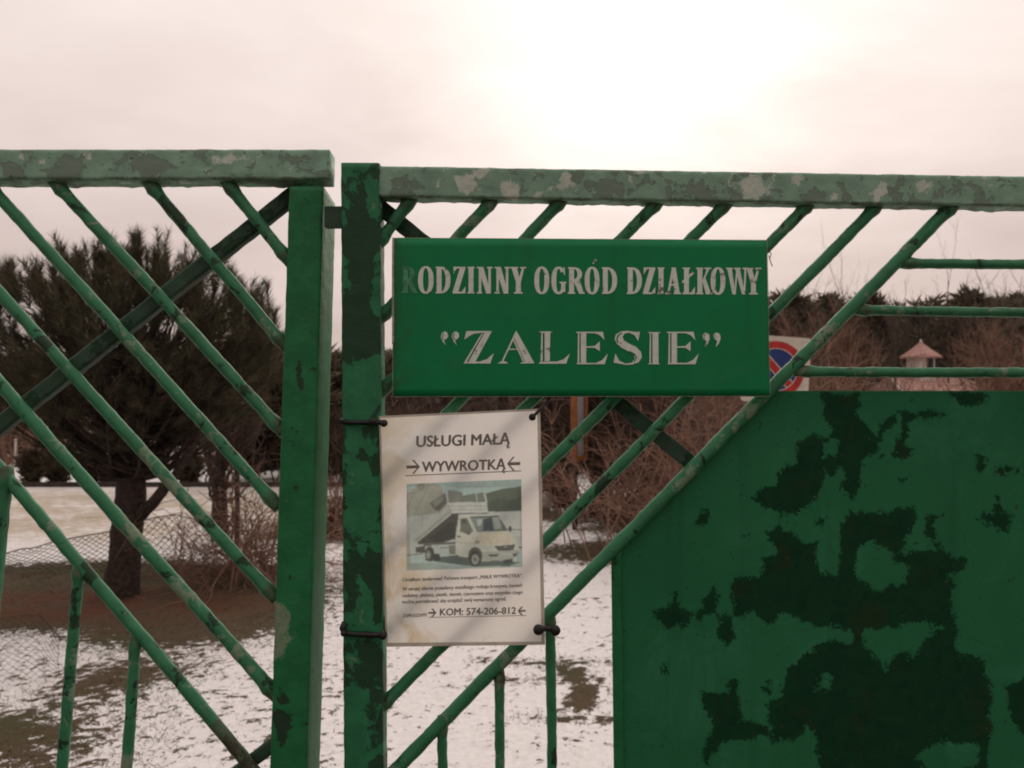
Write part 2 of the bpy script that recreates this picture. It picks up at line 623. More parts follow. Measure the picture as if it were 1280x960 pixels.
# ------------------------------------------------------------------ left leaf
gl = gp('L', 370, 1900)
left_gate = thing('gate_leaf', 'green painted steel gate leaf with bare diagonal bars and no sign, on the left', 'gate', (gl.x, gl.y, 0.0), 'leaves of the double gate')
L_RAIL_BLOBS = [(290, 200, 24, 9, 1.2), (26, 197, 11, 7, 1.1), (53, 201, 7, 7, 1.1), (85, 212, 30, 16, -1.0), (188, 205, 26, 11, -1.0),
                (18, 216, 16, 18, -1.0), (355, 228, 26, 6, -1.3), (130, 215, 30, 14, 0.1)]
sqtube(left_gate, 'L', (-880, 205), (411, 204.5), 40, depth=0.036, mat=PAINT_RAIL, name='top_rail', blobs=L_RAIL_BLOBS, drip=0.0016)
L_POST_BLOBS = [(349, 800, 17, 46, 1.6), (346, 770, 12, 20, 1.2), (352, 890, 16, 40, -0.8), (348, 930, 14, 40, -0.9), (375, 480, 5, 30, -0.8), (372, 640, 5, 30, -0.5), (385, 250, 20, 8, -1.2)]
sqtube(left_gate, 'L', (382.5, 233), (345.5, 1420), 44.5, depth=0.078, off=0.0012, mat=PAINT_POST, name='post', blobs=L_POST_BLOBS)
# diagonal bars, each from the top rail down to the post
LB = [((287, 232), (359, 322)), ((189, 232), (353, 428)), ((73, 232), (349, 534)), ((-13, 232), (343, 628)),
      ((-122, 232), (340, 743)), ((-218, 232), (341, 866)), ((-296, 232), (338, 988))]
pale_bits = {3: [(270, 548, 18, 20, 0.5)], 4: [(112, 490, 14, 14, 0.6), (190, 585, 25, 25, 0.5), (214, 610, 20, 20, 0.7)], 5: [(80, 562, 22, 22, 0.5), (175, 672, 25, 25, 0.8), (235, 745, 30, 32, 0.9), (310, 830, 24, 26, 0.7)],
             6: [(110, 720, 20, 20, -0.4), (292, 935, 20, 26, -1.0)]}
for k, (a, b) in enumerate(LB):
    bar(left_gate, 'L', a, b, 15.4 if k != 5 else 16.4, blobs=pale_bits.get(k), rusty=0.125 if k == 6 else 0.0)
# uprights hanging from the lowest diagonal
for (u0, v0, u1, v1, px) in ((99, 708, 48, 1300, 13.5), (169, 800, 136, 1300, 13.5), (3, 592, -70, 1300, 26), (-95, 478, -190, 1300, 13.5), (-190, 366, -300, 1300, 13.5)):
    bar(left_gate, 'L', (u0, v0), (u1, v1), px, 0.0175, name='upright_bar', weld=(1, 0), blobs=[(u0, v0 + 60, 18, 40, -0.7)])
sqtube(left_gate, 'L', (372, 236), (-760, 1126), 21.5, depth=0.018, off=0.0305, mat=PAINT_DARK, name='brace')
sqtube(left_gate, 'L', (344, 929), (-60, 1245), 17, depth=0.012, off=0.0305, mat=PAINT_DARK, name='brace')
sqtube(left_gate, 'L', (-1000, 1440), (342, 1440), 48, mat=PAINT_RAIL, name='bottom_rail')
sqtube(left_gate, 'L', (-905, 186), (-1030, 1464), 45, depth=0.05, off=0.0012, mat=PAINT_POST, name='post')

# ------------------------------------------------------------------ right leaf
gr = gp('R', 455, 1900)
right_gate = thing('gate_leaf', 'green painted steel gate leaf with peeling sheet panel, carrying the green sign', 'gate', (gr.x, gr.y, 0.0), 'leaves of the double gate')
R_RAIL_BLOBS = [(545, 231, 9, 12, 1.2), (582, 229, 22, 15, 1.3), (600, 215, 14, 8, 0.9), (636, 238, 14, 19, 1.4), (705, 221, 7, 13, 1.2), (672, 242, 7, 8, 1.1), (940, 235, 15, 15, 1.4),
                (990, 225, 13, 12, 1.2), (1045, 246, 8, 9, 1.1), (1100, 240, 9, 15, 1.2), (1157, 235, 12, 14, 1.2), (1235, 229, 13, 9, 1.2), (805, 214, 12, 5, 1.0), (690, 213, 8, 6, 1.0),
                (880, 215, 8, 5, 0.9), (895, 222, 10, 6, 0.8), (505, 235, 22, 18, -0.8), (760, 235, 30, 14, -0.7), (860, 236, 30, 14, -0.8), (1015, 245, 16, 10, -0.8), (1190, 240, 16, 14, -0.6), (1130, 222, 14, 10, -0.8)]
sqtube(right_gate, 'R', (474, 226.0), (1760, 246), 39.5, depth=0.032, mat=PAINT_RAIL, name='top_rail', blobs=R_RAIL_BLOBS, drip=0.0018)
R_POST_BLOBS = [(465, 245, 10, 22, 1.0), (450, 300, 18, 60, -0.8), (445, 400, 20, 70, -0.7), (460, 465, 20, 36, 0.25), (440, 580, 12, 60, 0.5), (455, 640, 22, 50, 0.7), (455, 770, 12, 24, 0.9),
                (470, 585, 8, 14, -1.1), (468, 715, 14, 30, -1.0), (440, 730, 14, 40, -0.7), (465, 820, 14, 16, -1.2), (440, 870, 12, 60, 0.5), (470, 930, 14, 40, -0.3)]
sqtube(right_gate, 'R', (450.2, 203.5), (459, 1870), 49, depth=0.048, off=-0.0012, mat=PAINT_POST_DARK, name='post', blobs=R_POST_BLOBS)
RB = [((514, 250), (474, 303)), ((615, 251), (476, 397)), ((702, 251), (476, 490)), ((823, 252), (478, 598)), ((908, 254), (478, 692)),
      ((1011, 255), (478, 787)), ((1098, 256), (478, 882)), ((1190, 257), (476, 981))]
rb_blobs = {5: [(800, 475, 20, 20, -0.4)], 6: [(750, 600, 30, 30, -0.5)], 7: [(860, 598, 22, 24, 0.9), (930, 520, 20, 24, 0.3), (920, 540, 14, 14, 0.6)]}
for k, (a, b) in enumerate(RB):
    bar(right_gate, 'R', a, b, 15.4 if k < 7 else 17.0, blobs=rb_blobs.get(k), off=0.0175 if k < 7 else 0.0165)
for (u0, v0, u1, v1, px) in ((624, 842, 630, 1870, 12.5), (688, 772, 700, 1870, 13), (553, 905, 558, 1870, 12.5)):
    bar(right_gate, 'R', (u0, v0), (u1, v1), px, 0.0175, name='upright_bar', weld=(1, 0))
for (u0, v0, v1, px) in ((1131, 329, 331, 13), (1073, 387.5, 391, 13), (1002, 464.5, 466, 13.5)):
    bar(right_gate, 'R', (u0, v0), (1760, v0 + (v1 - v0) * (1760 - u0) / (1280 - u0)), px, 0.0175, name='cross_bar', weld=(1, 0))
sqtube(right_gate, 'R', (470, 254), (880, 592), 20.5, depth=0.004, off=0.0305, mat=PAINT_DARK, name='brace', flat=True)
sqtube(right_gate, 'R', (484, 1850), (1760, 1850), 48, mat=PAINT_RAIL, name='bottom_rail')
sqtube(right_gate, 'R', (1780, 226), (1780, 1874), 48, depth=0.05, off=-0.0012, mat=PAINT_POST, name='post')
m = MB()
lp = gp('R', 421, 272, 0.012)
m.box((lp.x, lp.y, lp.z), (0.030, 0.014, 0.027))
m.build('latch_bar', PAINT_DARK, right_gate)

# sheet panel with old coat showing where the newer paint has come off
def Z(*pts):
    return np.array([(800 + x / 2.0, 480 + y / 2.0) for x, y in pts])


DARKP = [
    Z((455, 25), (545, 25), (550, 75), (580, 110), (600, 150), (605, 180), (565, 185), (555, 215), (555, 265), (530, 280), (505, 265), (510, 220), (495, 215), (490, 235), (460, 215), (455, 270), (420, 300), (400, 328), (350, 325), (285, 300), (290, 265), (340, 250), (350, 205), (385, 195), (390, 150), (430, 130), (460, 140), (485, 115), (460, 75)),
    Z((605, 100), (640, 65), (655, 70), (640, 95), (610, 120), (600, 150), (585, 140)),
    Z((655, 65), (690, 75), (720, 60), (760, 75), (745, 85), (700, 82), (680, 100), (665, 145), (680, 175), (650, 190), (625, 190), (640, 150), (655, 120)),
    Z((770, 20), (860, 20), (860, 45), (825, 60), (790, 45)),
    Z((315, 370), (345, 360), (385, 370), (405, 395), (440, 395), (445, 470), (490, 480), (500, 450), (505, 350), (525, 320), (590, 325), (685, 308), (688, 350), (650, 420), (745, 415), (810, 440), (808, 462), (775, 480), (790, 500), (775, 540), (795, 612), (720, 612), (640, 605), (525, 615), (440, 605), (390, 580), (350, 575), (325, 605), (290, 570), (230, 590), (222, 490), (260, 480), (300, 480), (305, 435), (340, 425)),
    Z((525, 600), (565, 605), (560, 650), (610, 712), (640, 670), (690, 680), (740, 610), (790, 605), (800, 680), (855, 680), (870, 740), (880, 790), (870, 1010), (455, 1010), (440, 900), (420, 860), (380, 890), (330, 900), (320, 800), (355, 780), (370, 710), (410, 680), (470, 640), (525, 640)),
    Z((915, 760), (960, 730), (1020, 740), (1020, 900), (960, 880), (930, 840)),
    Z((32, 570), (70, 560), (90, 520), (100, 560), (130, 575), (150, 570), (155, 540), (180, 510), (190, 530), (190, 575), (130, 590), (100, 610), (60, 615)),
    Z((195, 580), (232, 588), (240, 640), (220, 650), (195, 640)),
    Z((155, 770), (200, 770), (220, 775), (225, 735), (250, 740), (245, 780), (255, 840), (320, 855), (325, 875), (270, 890), (200, 895), (165, 950), (160, 910), (190, 850), (175, 820), (155, 815)),
    Z((140, 325), (170, 310), (175, 325), (150, 365), (138, 345)),
    Z((835, 330), (880, 320), (895, 285), (905, 320), (925, 330), (920, 370), (880, 360)),
    Z((840, 170), (858, 175), (865, 210), (848, 220)),
    Z((885, 210), (935, 195), (945, 215), (905, 232), (885, 225)),
    Z((720, 330), (765, 318), (765, 335), (735, 350), (740, 385), (760, 415), (735, 410), (715, 370)),
    Z((450, 330), (470, 335), (455, 360), (440, 350)),
    Z((50, 705), (75, 698), (72, 722), (55, 725)),
    Z((300, 760), (325, 745), (325, 775)), Z((258, 380), (275, 375), (270, 395)), Z((645, 236), (665, 236), (660, 250)),
    Z((1000, 300), (1080, 280), (1120, 420), (1060, 520), (1010, 450)), Z((1100, 100), (1200, 60), (1230, 200), (1140, 210)),
]
LIGHTP = [
    Z((540, 420), (575, 398), (620, 405), (635, 445), (680, 455), (665, 495), (615, 505), (590, 520), (550, 490), (535, 460)),
    Z((440, 770), (465, 725), (478, 735), (475, 765), (455, 760)),
    Z((695, 920), (760, 895), (850, 905), (850, 950), (780, 975), (700, 960)),
    Z((650, 600), (720, 595), (735, 610), (690, 675), (655, 660), (645, 640)),
    Z((462, 150), (490, 138), (486, 178), (460, 182)),
]


def sdf(U, W, poly):
    n = len(poly)
    d = np.full(U.shape, 1e9)
    inside = np.zeros(U.shape, bool)
    for i in range(n):
        a, b = poly[i], poly[(i + 1) % n]
        ex, ey = b - a
        wx, wy = U - a[0], W - a[1]
        k = np.clip((wx * ex + wy * ey) / (ex * ex + ey * ey + 1e-9), 0, 1)
        d = np.minimum(d, np.hypot(wx - ex * k, wy - ey * k))
        c = ((a[1] > W) != (b[1] > W)) & (U < ex * (W - a[1]) / (ey if abs(ey) > 1e-9 else 1e-9) + a[0])
        inside ^= c
    return np.where(inside, d, -d)


vv = np.concatenate([np.arange(488.5, 985, 2.2), np.linspace(988, 1840, 40)])
ss = np.concatenate([np.linspace(0, 1, 250)[:-1] * 0.56, np.linspace(0.56, 1, 40)])
diag0, diag1 = RB[7]
uu_rows = []
for v in vv:
    ud = diag0[0] + (diag1[0] - diag0[0]) * (v - diag0[1]) / (diag1[1] - diag0[1])
    uL = max(764.0 + (v - 690) * 0.012, ud)
    uu_rows.append(uL + (1745 - uL) * ss)
PU = np.array(uu_rows)
PV = np.repeat(vv[:, None], len(ss), 1)
S = np.full(PU.shape, -40.0)
for poly in DARKP:
    S = np.maximum(S, sdf(PU, PV, poly))
for poly in LIGHTP:
    S = np.minimum(S, -sdf(PU, PV, poly))
S = np.clip(S, -40, 40)
pts = []
for r in range(PU.shape[0]):
    for q in range(PU.shape[1]):
        P_ = gp('R', PU[r, q], PV[r, q], 0.0235)
        pts.append((P_.x, P_.y + 0.0012 * nz(P_, 5.0), P_.z))
nyp, nxp = PU.shape
ii = np.arange(nyp * nxp).reshape(nyp, nxp)
pf = np.stack([ii[:-1, :-1], ii[1:, :-1], ii[1:, 1:], ii[:-1, 1:]], -1).reshape(-1, 4)

PANEL, t, p, out = new_mat('peeling sheet paint')
tc = t.n('ShaderNodeTexCoord').outputs['Object']
sd = t.n('ShaderNodeAttribute', attribute_name='coat').outputs['Fac']
e1 = t.noise(tc, 55, 8, 0.72, 0.6)
e2 = t.noise(tc, 230, 3, 0.6)
big = t.noise(tc, 3.2, 5, 0.6)
val = t.math('ADD', sd, t.math('ADD', t.math('MULTIPLY', t.math('SUBTRACT', e1, 0.5), 40.0), t.math('MULTIPLY', t.math('SUBTRACT', e2, 0.5), 9.0)))
off_ = t.ramp(t.math('ADD', val, t.math('MULTIPLY', t.math('SUBTRACT', t.noise(tc, 380, 3, 0.7), 0.5), 12.0)), -1.6, 2.4)
lightc = t.mix(t.ramp(big, 0.3, 0.7), (0.025, 0.166, 0.074), (0.019, 0.146, 0.063))
lightc = t.mix(t.math('MULTIPLY', t.ramp(e2, 0.62, 0.7), 0.5), lightc, (0.014, 0.050, 0.024))
darkc = t.mix(t.ramp(e1, 0.35, 0.7), (0.004, 0.040, 0.017), (0.008, 0.054, 0.022))
rustm = t.ramp(t.noise(tc, 15, 7, 0.7), 0.54, 0.64)
darkc = t.mix(t.math('MULTIPLY', rustm, 0.40), darkc, (0.026, 0.032, 0.013))
flake = t.ramp(t.noise(tc, 120, 4, 0.7), 0.665, 0.71)
darkc = t.mix(flake, darkc, (0.09, 0.075, 0.055))
lightc = t.mix(t.math('MULTIPLY', t.ramp(t.noise(tc, 7, 8, 0.72, 0.6), 0.48, 0.68), 0.55), lightc, (0.040, 0.215, 0.108))
mv = t.n('ShaderNodeMapping'); t.link(tc, mv.inputs[0]); mv.inputs['Scale'].default_value = (26.0, 26.0, 1.6)
lightc = t.mix(t.math('MULTIPLY', t.ramp(t.noise(mv.outputs[0], 1.0, 5, 0.65), 0.52, 0.72), 0.35), lightc, (0.016, 0.090, 0.036))
lightc = t.mix(t.math('MULTIPLY', t.ramp(t.noise(tc, 75, 4, 0.65), 0.66, 0.70), 0.8), lightc, (0.020, 0.045, 0.020))
c = t.mix(off_, lightc, darkc)
t.link(c, p.inputs['Base Color'])
t.link(t.math('ADD', 0.62, t.math('MULTIPLY', off_, 0.12)), p.inputs['Roughness'])
p.inputs['Specular IOR Level'].default_value = 0.12
bump(t, p, t.math('ADD', t.math('MULTIPLY', off_, -0.8), t.math('ADD', t.math('MULTIPLY', e2, 0.14), t.math('MULTIPLY', t.noise(tc, 420, 2), 0.08))), 0.55, 0.0011)
m = MB(); m.add_np(pts, pf)
sheet = m.build('sheet_panel', PANEL, right_gate, True, {'coat': S.ravel()})
so = sheet.modifiers.new('thickness', 'SOLIDIFY'); so.thickness = 0.0015; so.offset = -1.0
sqtube(right_gate, 'R', (770.5, 690), (784, 1830), 12.5, depth=0.004, off=0.0185, mat=PAINT_POST, name='panel_edge_strip', flat=True)

# ------------------------------------------------------------------ the green sign and its lettering
def poly_mesh(mb, polys, leaf, off, step=0.00003, col=None, shift=None):
    for k, poly in enumerate(polys):
        pts = [Vector((x, y, 0)) for x, y in poly]
        tri = tessellate_polygon([pts])
        o = off(poly) if callable(off) else off
        todo, flat = [(poly[a], poly[b], poly[c_]) for a, b, c_ in tri], []
        while todo:
            A, B, C_ = todo.pop()
            es = [(math.dist(A, B), A, B, C_), (math.dist(B, C_), B, C_, A), (math.dist(C_, A), C_, A, B)]
            l_, p_, q_, r_ = max(es, key=lambda e: e[0])
            if shift and l_ > 14.0:
                mid = ((p_[0] + q_[0]) / 2, (p_[1] + q_[1]) / 2)
                todo += [(p_, mid, r_), (mid, q_, r_)]
            else:
                flat.append((A, B, C_))
        vs, fs = [], []
        for A, B, C_ in flat:
            ar = (B[0] - A[0]) * (C_[1] - A[1]) - (B[1] - A[1]) * (C_[0] - A[0])
            if ar >= 0:
                B, C_ = C_, B
            i0 = len(vs)
            for x, y in (A, B, C_):
                oo = (shift(x, y) if shift else 0.0) + o - step * k
                vs.append(tuple(gp(leaf, x, y, oo)))
            fs.append((i0, i0 + 1, i0 + 2))
        mb.add(vs, fs, col if not isinstance(col, list) else col[k])
    return mb


sgn = gp('R', 726, 496, -0.006)
sign = thing('name_sign', 'dark green rectangular sign with pale serif lettering fixed to the gate', 'sign', (sgn.x, sgn.y, sgn.z))
SIGN_C = [(491.5, 297.5), (958.5, 300.5), (962.3, 494.8), (491.0, 495.5)]


def sgrid(nx_, ny_, corners, leaf, shift):
    vs, fs = [], []
    (x0, y0), (x1, y1), (x2, y2), (x3, y3) = corners
    for j in range(ny_ + 1):
        b = j / ny_
        for i in range(nx_ + 1):
            a = i / nx_
            u = (1 - b) * ((1 - a) * x0 + a * x1) + b * ((1 - a) * x3 + a * x2)
            v = (1 - b) * ((1 - a) * y0 + a * y1) + b * ((1 - a) * y3 + a * y2)
            vs.append(tuple(gp(leaf, u, v, shift(u, v))))
    for j in range(ny_):
        for i in range(nx_):
            k = j * (nx_ + 1) + i
            fs.append((k, k + nx_ + 1, k + nx_ + 2, k + 1))
    return vs, fs


def sign_off(u, v):
    return -0.0045 - 0.0010 * math.sin((u - 491) / 470 * 3.1) - 0.0006 * math.sin((v - 300) / 195 * 3.0)


SIGN_GREEN, t, p, out = new_mat('sign enamel')
tc = t.n('ShaderNodeTexCoord').outputs['Object']
g1 = t.noise(tc, 9, 7, 0.65)
g2 = t.noise(tc, 70, 5, 0.65)
sx = t.n('ShaderNodeSeparateXYZ'); t.link(tc, sx.inputs[0])
edge = t.ramp(sx.outputs[0], -0.205, -0.25)
c = t.mix(t.ramp(g1, 0.3, 0.7), (0.004, 0.236, 0.084), (0.006, 0.205, 0.070))
grime = t.math('MULTIPLY', t.math('ADD', t.ramp(t.noise(tc, 16, 7, 0.7), 0.60, 0.74), t.math('MULTIPLY', edge, 0.9)), t.ramp(g2, 0.35, 0.62))
c = t.mix(t.math('MULTIPLY', grime, 0.45), c, (0.040, 0.055, 0.032))
c = t.mix(t.math('MULTIPLY', t.ramp(t.noise(tc, 150, 4, 0.6), 0.72, 0.78), 0.6), c, (0.02, 0.04, 0.022))
mv = t.n('ShaderNodeMapping'); t.link(tc, mv.inputs[0]); mv.inputs['Scale'].default_value = (38.0, 38.0, 2.2)
c = t.mix(t.math('MULTIPLY', t.ramp(t.noise(mv.outputs[0], 1.0, 6, 0.7), 0.50, 0.72), 0.30), c, (0.014, 0.120, 0.046))
c = t.mix(t.math('MULTIPLY', t.ramp(t.noise(tc, 11, 7, 0.72, 0.6), 0.52, 0.68), 0.22), c, (0.040, 0.250, 0.120))
t.link(c, p.inputs['Base Color'])
t.link(t.math('ADD', 0.36, t.math('MULTIPLY', g2, 0.2)), p.inputs['Roughness'])
p.inputs['Specular IOR Level'].default_value = 0.20
bump(t, p, g2, 0.16, 0.0008)
SIGN_EDGE = mat_simple('bare sign edge', (0.46, 0.42, 0.36), 0.6, 0.4, 90)
vs, fs = sgrid(40, 20, SIGN_C, 'R', sign_off)
m = MB().add(vs, fs)
plate = m.build('plate', SIGN_GREEN, sign, True)
so = plate.modifiers.new('thickness', 'SOLIDIFY'); so.thickness = 0.0022; so.offset = -1.0
rim = MB()
E = lambda a, b, o=0.0: (a, b)
for (a, b, r_) in (((491.5, 297), (491.3, 430), 1.5), ((491.3, 430), (491, 496), 0.7), ((491, 496), (962.5, 495.3), 0.55), ((491.5, 297.3), (958.7, 300.2), 0.3), ((958.9, 300.3), (962.9, 495), 0.3)):
    n_ = 40
    pts_ = []
    for i in range(n_ + 1):
        u = a[0] + (b[0] - a[0]) * i / n_; v = a[1] + (b[1] - a[1]) * i / n_
        wob = 0.35 * mnoise.noise(Vector((u * .05, v * .05, 0)))
        pts_.append(gp('R', u + wob, v + wob, sign_off(u, v) + 0.0008))
    tube(rim, pts_, r_ * MPP, 6)
rim.build('rim', SIGN_EDGE, sign, True)

H0, H1 = 333.2, 366.6


def glyph(ch, x0, x1, st=6.2, th=2.2):
    """condensed bold serif capital as pixel polygons; y grows downwards, 0 at cap height, 1 at base line"""
    y0 = H0 + (x0 - 502) * 0.0035
    y1 = H1 + (x0 - 502) * 0.0035
    h = y1 - y0
    w_ = x1 - x0
    P = []
    rect = lambda a, b, c_, d: P.append([(x0 + a, y0 + b), (x0 + c_, y0 + b), (x0 + c_, y0 + d), (x0 + a, y0 + d)])
    quad = lambda *q: P.append([(x0 + a, y0 + b) for a, b in q])

    def serif(cx_, y, half):
        rect(cx_ - half, y, cx_ + half, y + 2.0)

    def ring(cx_, cy_, rx, ry, ix, iy, a0, a1, n=22):
        for i in range(n):
            s0, s1 = a0 + (a1 - a0) * i / n, a0 + (a1 - a0) * (i + 1) / n
            f = lambda s, X, Y: (cx_ + X * math.copysign(abs(math.cos(s)) ** 0.88, math.cos(s)), cy_ + Y * math.copysign(abs(math.sin(s)) ** 0.88, math.sin(s)))
            quad(f(s0, rx, ry), f(s1, rx, ry), f(s1, ix, iy), f(s0, ix, iy))
    if ch in 'OÓ':
        ring(w_ / 2, h / 2, w_ / 2, h / 2 + 0.6, w_ / 2 - st, h / 2 - 2.0, 0, 2 * math.pi, 36)
        if ch == 'Ó':
            quad((w_ / 2 + 0.5, -4.5), (w_ / 2 + 3.5, -10.5), (w_ / 2 + 6.0, -8.8), (w_ / 2 + 1.5, -3.8))
    elif ch == 'I':
        rect(w_ / 2 - st / 2, 0, w_ / 2 + st / 2, h); serif(w_ / 2, 0, w_ / 2 + .5); serif(w_ / 2, h - 2, w_ / 2 + .5)
    elif ch == 'D':
        rect(1.2, 0, 1.2 + st, h); rect(0, 0, 1.4, 2); rect(0, h - 2, 1.4, h)
        cxx = 1.0 + st - 1.5
        ring(cxx, h / 2, w_ - cxx, h / 2, w_ - cxx - st, h / 2 - 2.2, -math.pi / 2, math.pi / 2)
    elif ch == 'Z':
        rect(0.6, 0, w_, 2.2); quad((0.6, 2.1), (4.6, 2.1), (1.2, 8.2), (0.6, 8.2))
        quad((w_ - 7.0, 2.1), (w_, 2.1), (6.6, h - 2.1), (-0.4, h - 2.1))
        rect(-0.4, h - 2.2, w_ - 0.2, h); quad((w_ - 4.6, h - 2.1), (w_, h - 8.8), (w_, h - 2.1))
    elif ch == 'N':
        rect(1.6, 0, 4.8, h); rect(w_ - 4.8, 0, w_ - 1.6, h)
        quad((0.6, 0), (7.2, 0), (w_ - 1.6, h), (w_ - 7.4, h))
        serif(2.6, h - 2, 3.2); serif(w_ - 3.0, 0, 3.4); rect(-0.6, 0, 3, 2)
    elif ch == 'Y':
        quad((0.6, 0.5), (7.2, 0.5), (w_ / 2 + 3.2, h * 0.58), (w_ / 2 - 3, h * 0.58))
        quad((w_ - 4.6, 0.5), (w_ - 1.6, 0.5), (w_ / 2 + 3, h * 0.60), (w_ / 2 + 0.2, h * 0.52))
        rect(w_ / 2 - 3.1, h * 0.55, w_ / 2 + 3.1, h); serif(w_ / 2, h - 2, 5.4); serif(4.2, 0, 4.8); serif(w_ - 3.2, 0, 3.8)
    elif ch == 'G':
        ring(w_ / 2 + .4, h / 2, w_ / 2, h / 2 + 0.6, w_ / 2 - st, h / 2 - 2.2, -math.pi * 0.22, -math.pi * 1.72, 34)
        quad((w_ - 3.2, 0.4), (w_ - 1.2, 0.4), (w_ - 1.0, 10.5), (w_ - 3.0, 8.0))
        rect(w_ - 5.8, h * 0.56, w_ - 0.6, h * 0.93); rect(w_ - 7.6, h * 0.55, w_ + 0.8, h * 0.55 + 2.0)
    elif ch == 'R':
        rect(1.4, 0, 1.4 + st, h); serif(4.3, h - 2, 4.6); rect(0, 0, 1.6, 2)
        ring(st - 0.8, h * 0.265, w_ - st - 1.0, h * 0.265, w_ - 2 * st - 0.6, h * 0.265 - 2.0, -math.pi / 2, math.pi / 2, 16)
        quad((st + 0.4, h * 0.5), (w_ - 5.0, h * 0.48), (w_ + 0.6, h), (w_ - 5.4, h)); rect(w_ - 5.2, h - 2, w_ + 1.4, h)
    elif ch == 'A':
        quad((w_ / 2 - 2.2, 0), (w_ / 2 + 3.2, 0), (w_ - 0.8, h), (w_ - 7.2, h))
        quad((w_ / 2 - 2.0, 2.5), (w_ / 2 + 0.6, 8), (4.2, h), (1.4, h))
        rect(4.6, h * 0.62, w_ - 5.5, h * 0.62 + 2.2); serif(2.8, h - 2, 3.6); serif(w_ - 3.8, h - 2, 4.6)
    elif ch == 'Ł':
        rect(1.6, 0, 1.6 + st, h); serif(4.6, 0, 4.6); rect(0, h - 2.2, w_, h)
        quad((w_ - 4.6, h - 2.1), (w_, h - 9.5), (w_, h - 2.1))
        quad((-0.6, h * 0.50), (w_ - 2.8, h * 0.16), (w_ - 0.6, h * 0.22), (-0.6, h * 0.60))
    elif ch == 'K':
        rect(1.4, 0, 1.4 + st, h); serif(4.3, 0, 4.4); serif(4.3, h - 2, 4.4)
        quad((w_ - 5.2, 1.6), (w_ - 2.0, 1.6), (8.6, h * 0.56), (7.2, h * 0.52)); serif(w_ - 4.0, 0, 4.2)
        quad((7.4, h * 0.50), (11.0, h * 0.36), (w_ + 0.4, h), (w_ - 6.2, h)); serif(w_ - 2.6, h - 2, 4.2)
    elif ch == 'W':
        q = w_ / 4.0
        quad((0.4, 0.5), (6.2, 0.5), (q + 4.6, h), (q + 0.8, h)); quad((q * 2 - 1.2, 6), (q * 2 + 1.2, 2), (q + 4.8, h), (q + 2.4, h))
        quad((q * 2 - 2.4, 0.5), (q * 2 + 3.4, 0.5), (q * 3 + 3.8, h), (q * 3 - 0.2, h)); quad((w_ - 3.4, 0.5), (w_ - 0.9, 0.5), (q * 3 + 3.9, h), (q * 3 + 1.6, h))
        serif(3.3, 0, 4.2); serif(q * 2 + .4, 0, 4.0); serif(w_ - 2.4, 0, 3.4)
    return P


SIGN_INK, t, p, out = new_mat('worn pale lettering')
tc = t.n('ShaderNodeTexCoord').outputs['Object']
k1 = t.noise(tc, 120, 6, 0.7)
k2 = t.noise(tc, 20, 3, 0.6)
c = t.mix(t.ramp(k1, 0.3, 0.7), (0.78, 0.86, 0.80), (0.66, 0.72, 0.66))
c = t.mix(t.math('MULTIPLY', t.ramp(t.math('ADD', k1, t.math('MULTIPLY', k2, 0.55)), 0.88, 0.95), 0.85), c, (0.11, 0.085, 0.055))
t.link(c, p.inputs['Base Color'])
p.inputs['Roughness'].default_value = 0.6
SIGN_FADED = mat_simple('faded lettering', (0.10, 0.36, 0.19), 0.55, 0.45, 120)
LET1 = [('O', 522.5, 542), ('D', 544.6, 563.2), ('Z', 566.2, 581.8), ('I', 585, 592.5), ('N', 596.8, 615.2), ('N', 618.8, 637.0), ('Y', 638.6, 657.2),
        ('O', 667.8, 686.6), ('G', 688.8, 707.2), ('R', 710, 729.4), ('Ó', 730.8, 749.4), ('D', 752.4, 771.4), ('D', 783.6, 802.4), ('Z', 804, 819), ('I', 822.6, 830),
        ('A', 832.4, 850.6), ('Ł', 853.4, 868.6), ('K', 870.4, 888.8), ('O', 888.2, 906.8), ('W', 908.4, 934), ('Y', 932.6, 951)]
m = MB(); fm = MB()
for ch, a, b in LET1:
    poly_mesh(m, glyph(ch, a, b), 'R', -0.0004, 0.000012, None, sign_off)
poly_mesh(fm, glyph('R', 502.4, 520.4), 'R', -0.0004, 0.000012, None, sign_off)
o = m.build('lettering', SIGN_INK, sign)
o['label'] = 'pale upper line of condensed lettering reading RODZINNY OGRÓD DZIAŁKOWY'
o = fm.build('lettering', SIGN_FADED, sign)
o['label'] = 'first letter R faded almost to green'

za = lambda pts: [(540 + x / 6.737, 400 + y / 6.737) for x, y in pts]
zb = lambda pts, dx=0: [(720 + (x + dx) / 6.4, 400 + y / 6.4) for x, y in pts]
BIG = [
    za([(290, 93), (505, 93), (498, 104), (430, 106), (350, 116), (318, 132), (272, 165)]),
    za([(446, 100), (505, 93), (365, 352), (308, 352)]), za([(418, 113), (430, 112), (288, 360), (268, 362)]),
    za([(268, 356), (490, 365), (268, 366)]), za([(286, 352), (400, 350), (462, 330), (520, 280), (490, 366), (280, 366)]),
    za([(710, 90), (862, 364), (788, 364), (690, 146)]), za([(679, 163), (689, 158), (775, 345), (764, 350)]), za([(702, 100), (710, 116), (602, 345), (584, 352)]),
    za([(640, 240), (714, 240), (720, 252), (634, 252)]), za([(553, 366), (584, 348), (604, 344), (628, 354), (641, 366)]), za([(740, 366), (764, 352), (795, 350), (862, 366)]),
    za([(948, 106), (996, 106), (992, 345), (948, 348)]), za([(898, 96), (1018, 96), (996, 109), (922, 109)]), za([(920, 110), (932, 110), (932, 342), (914, 350)]),
    za([(898, 368), (914, 350), (1050, 350), (1110, 330), (1160, 283), (1130, 368)]),
]
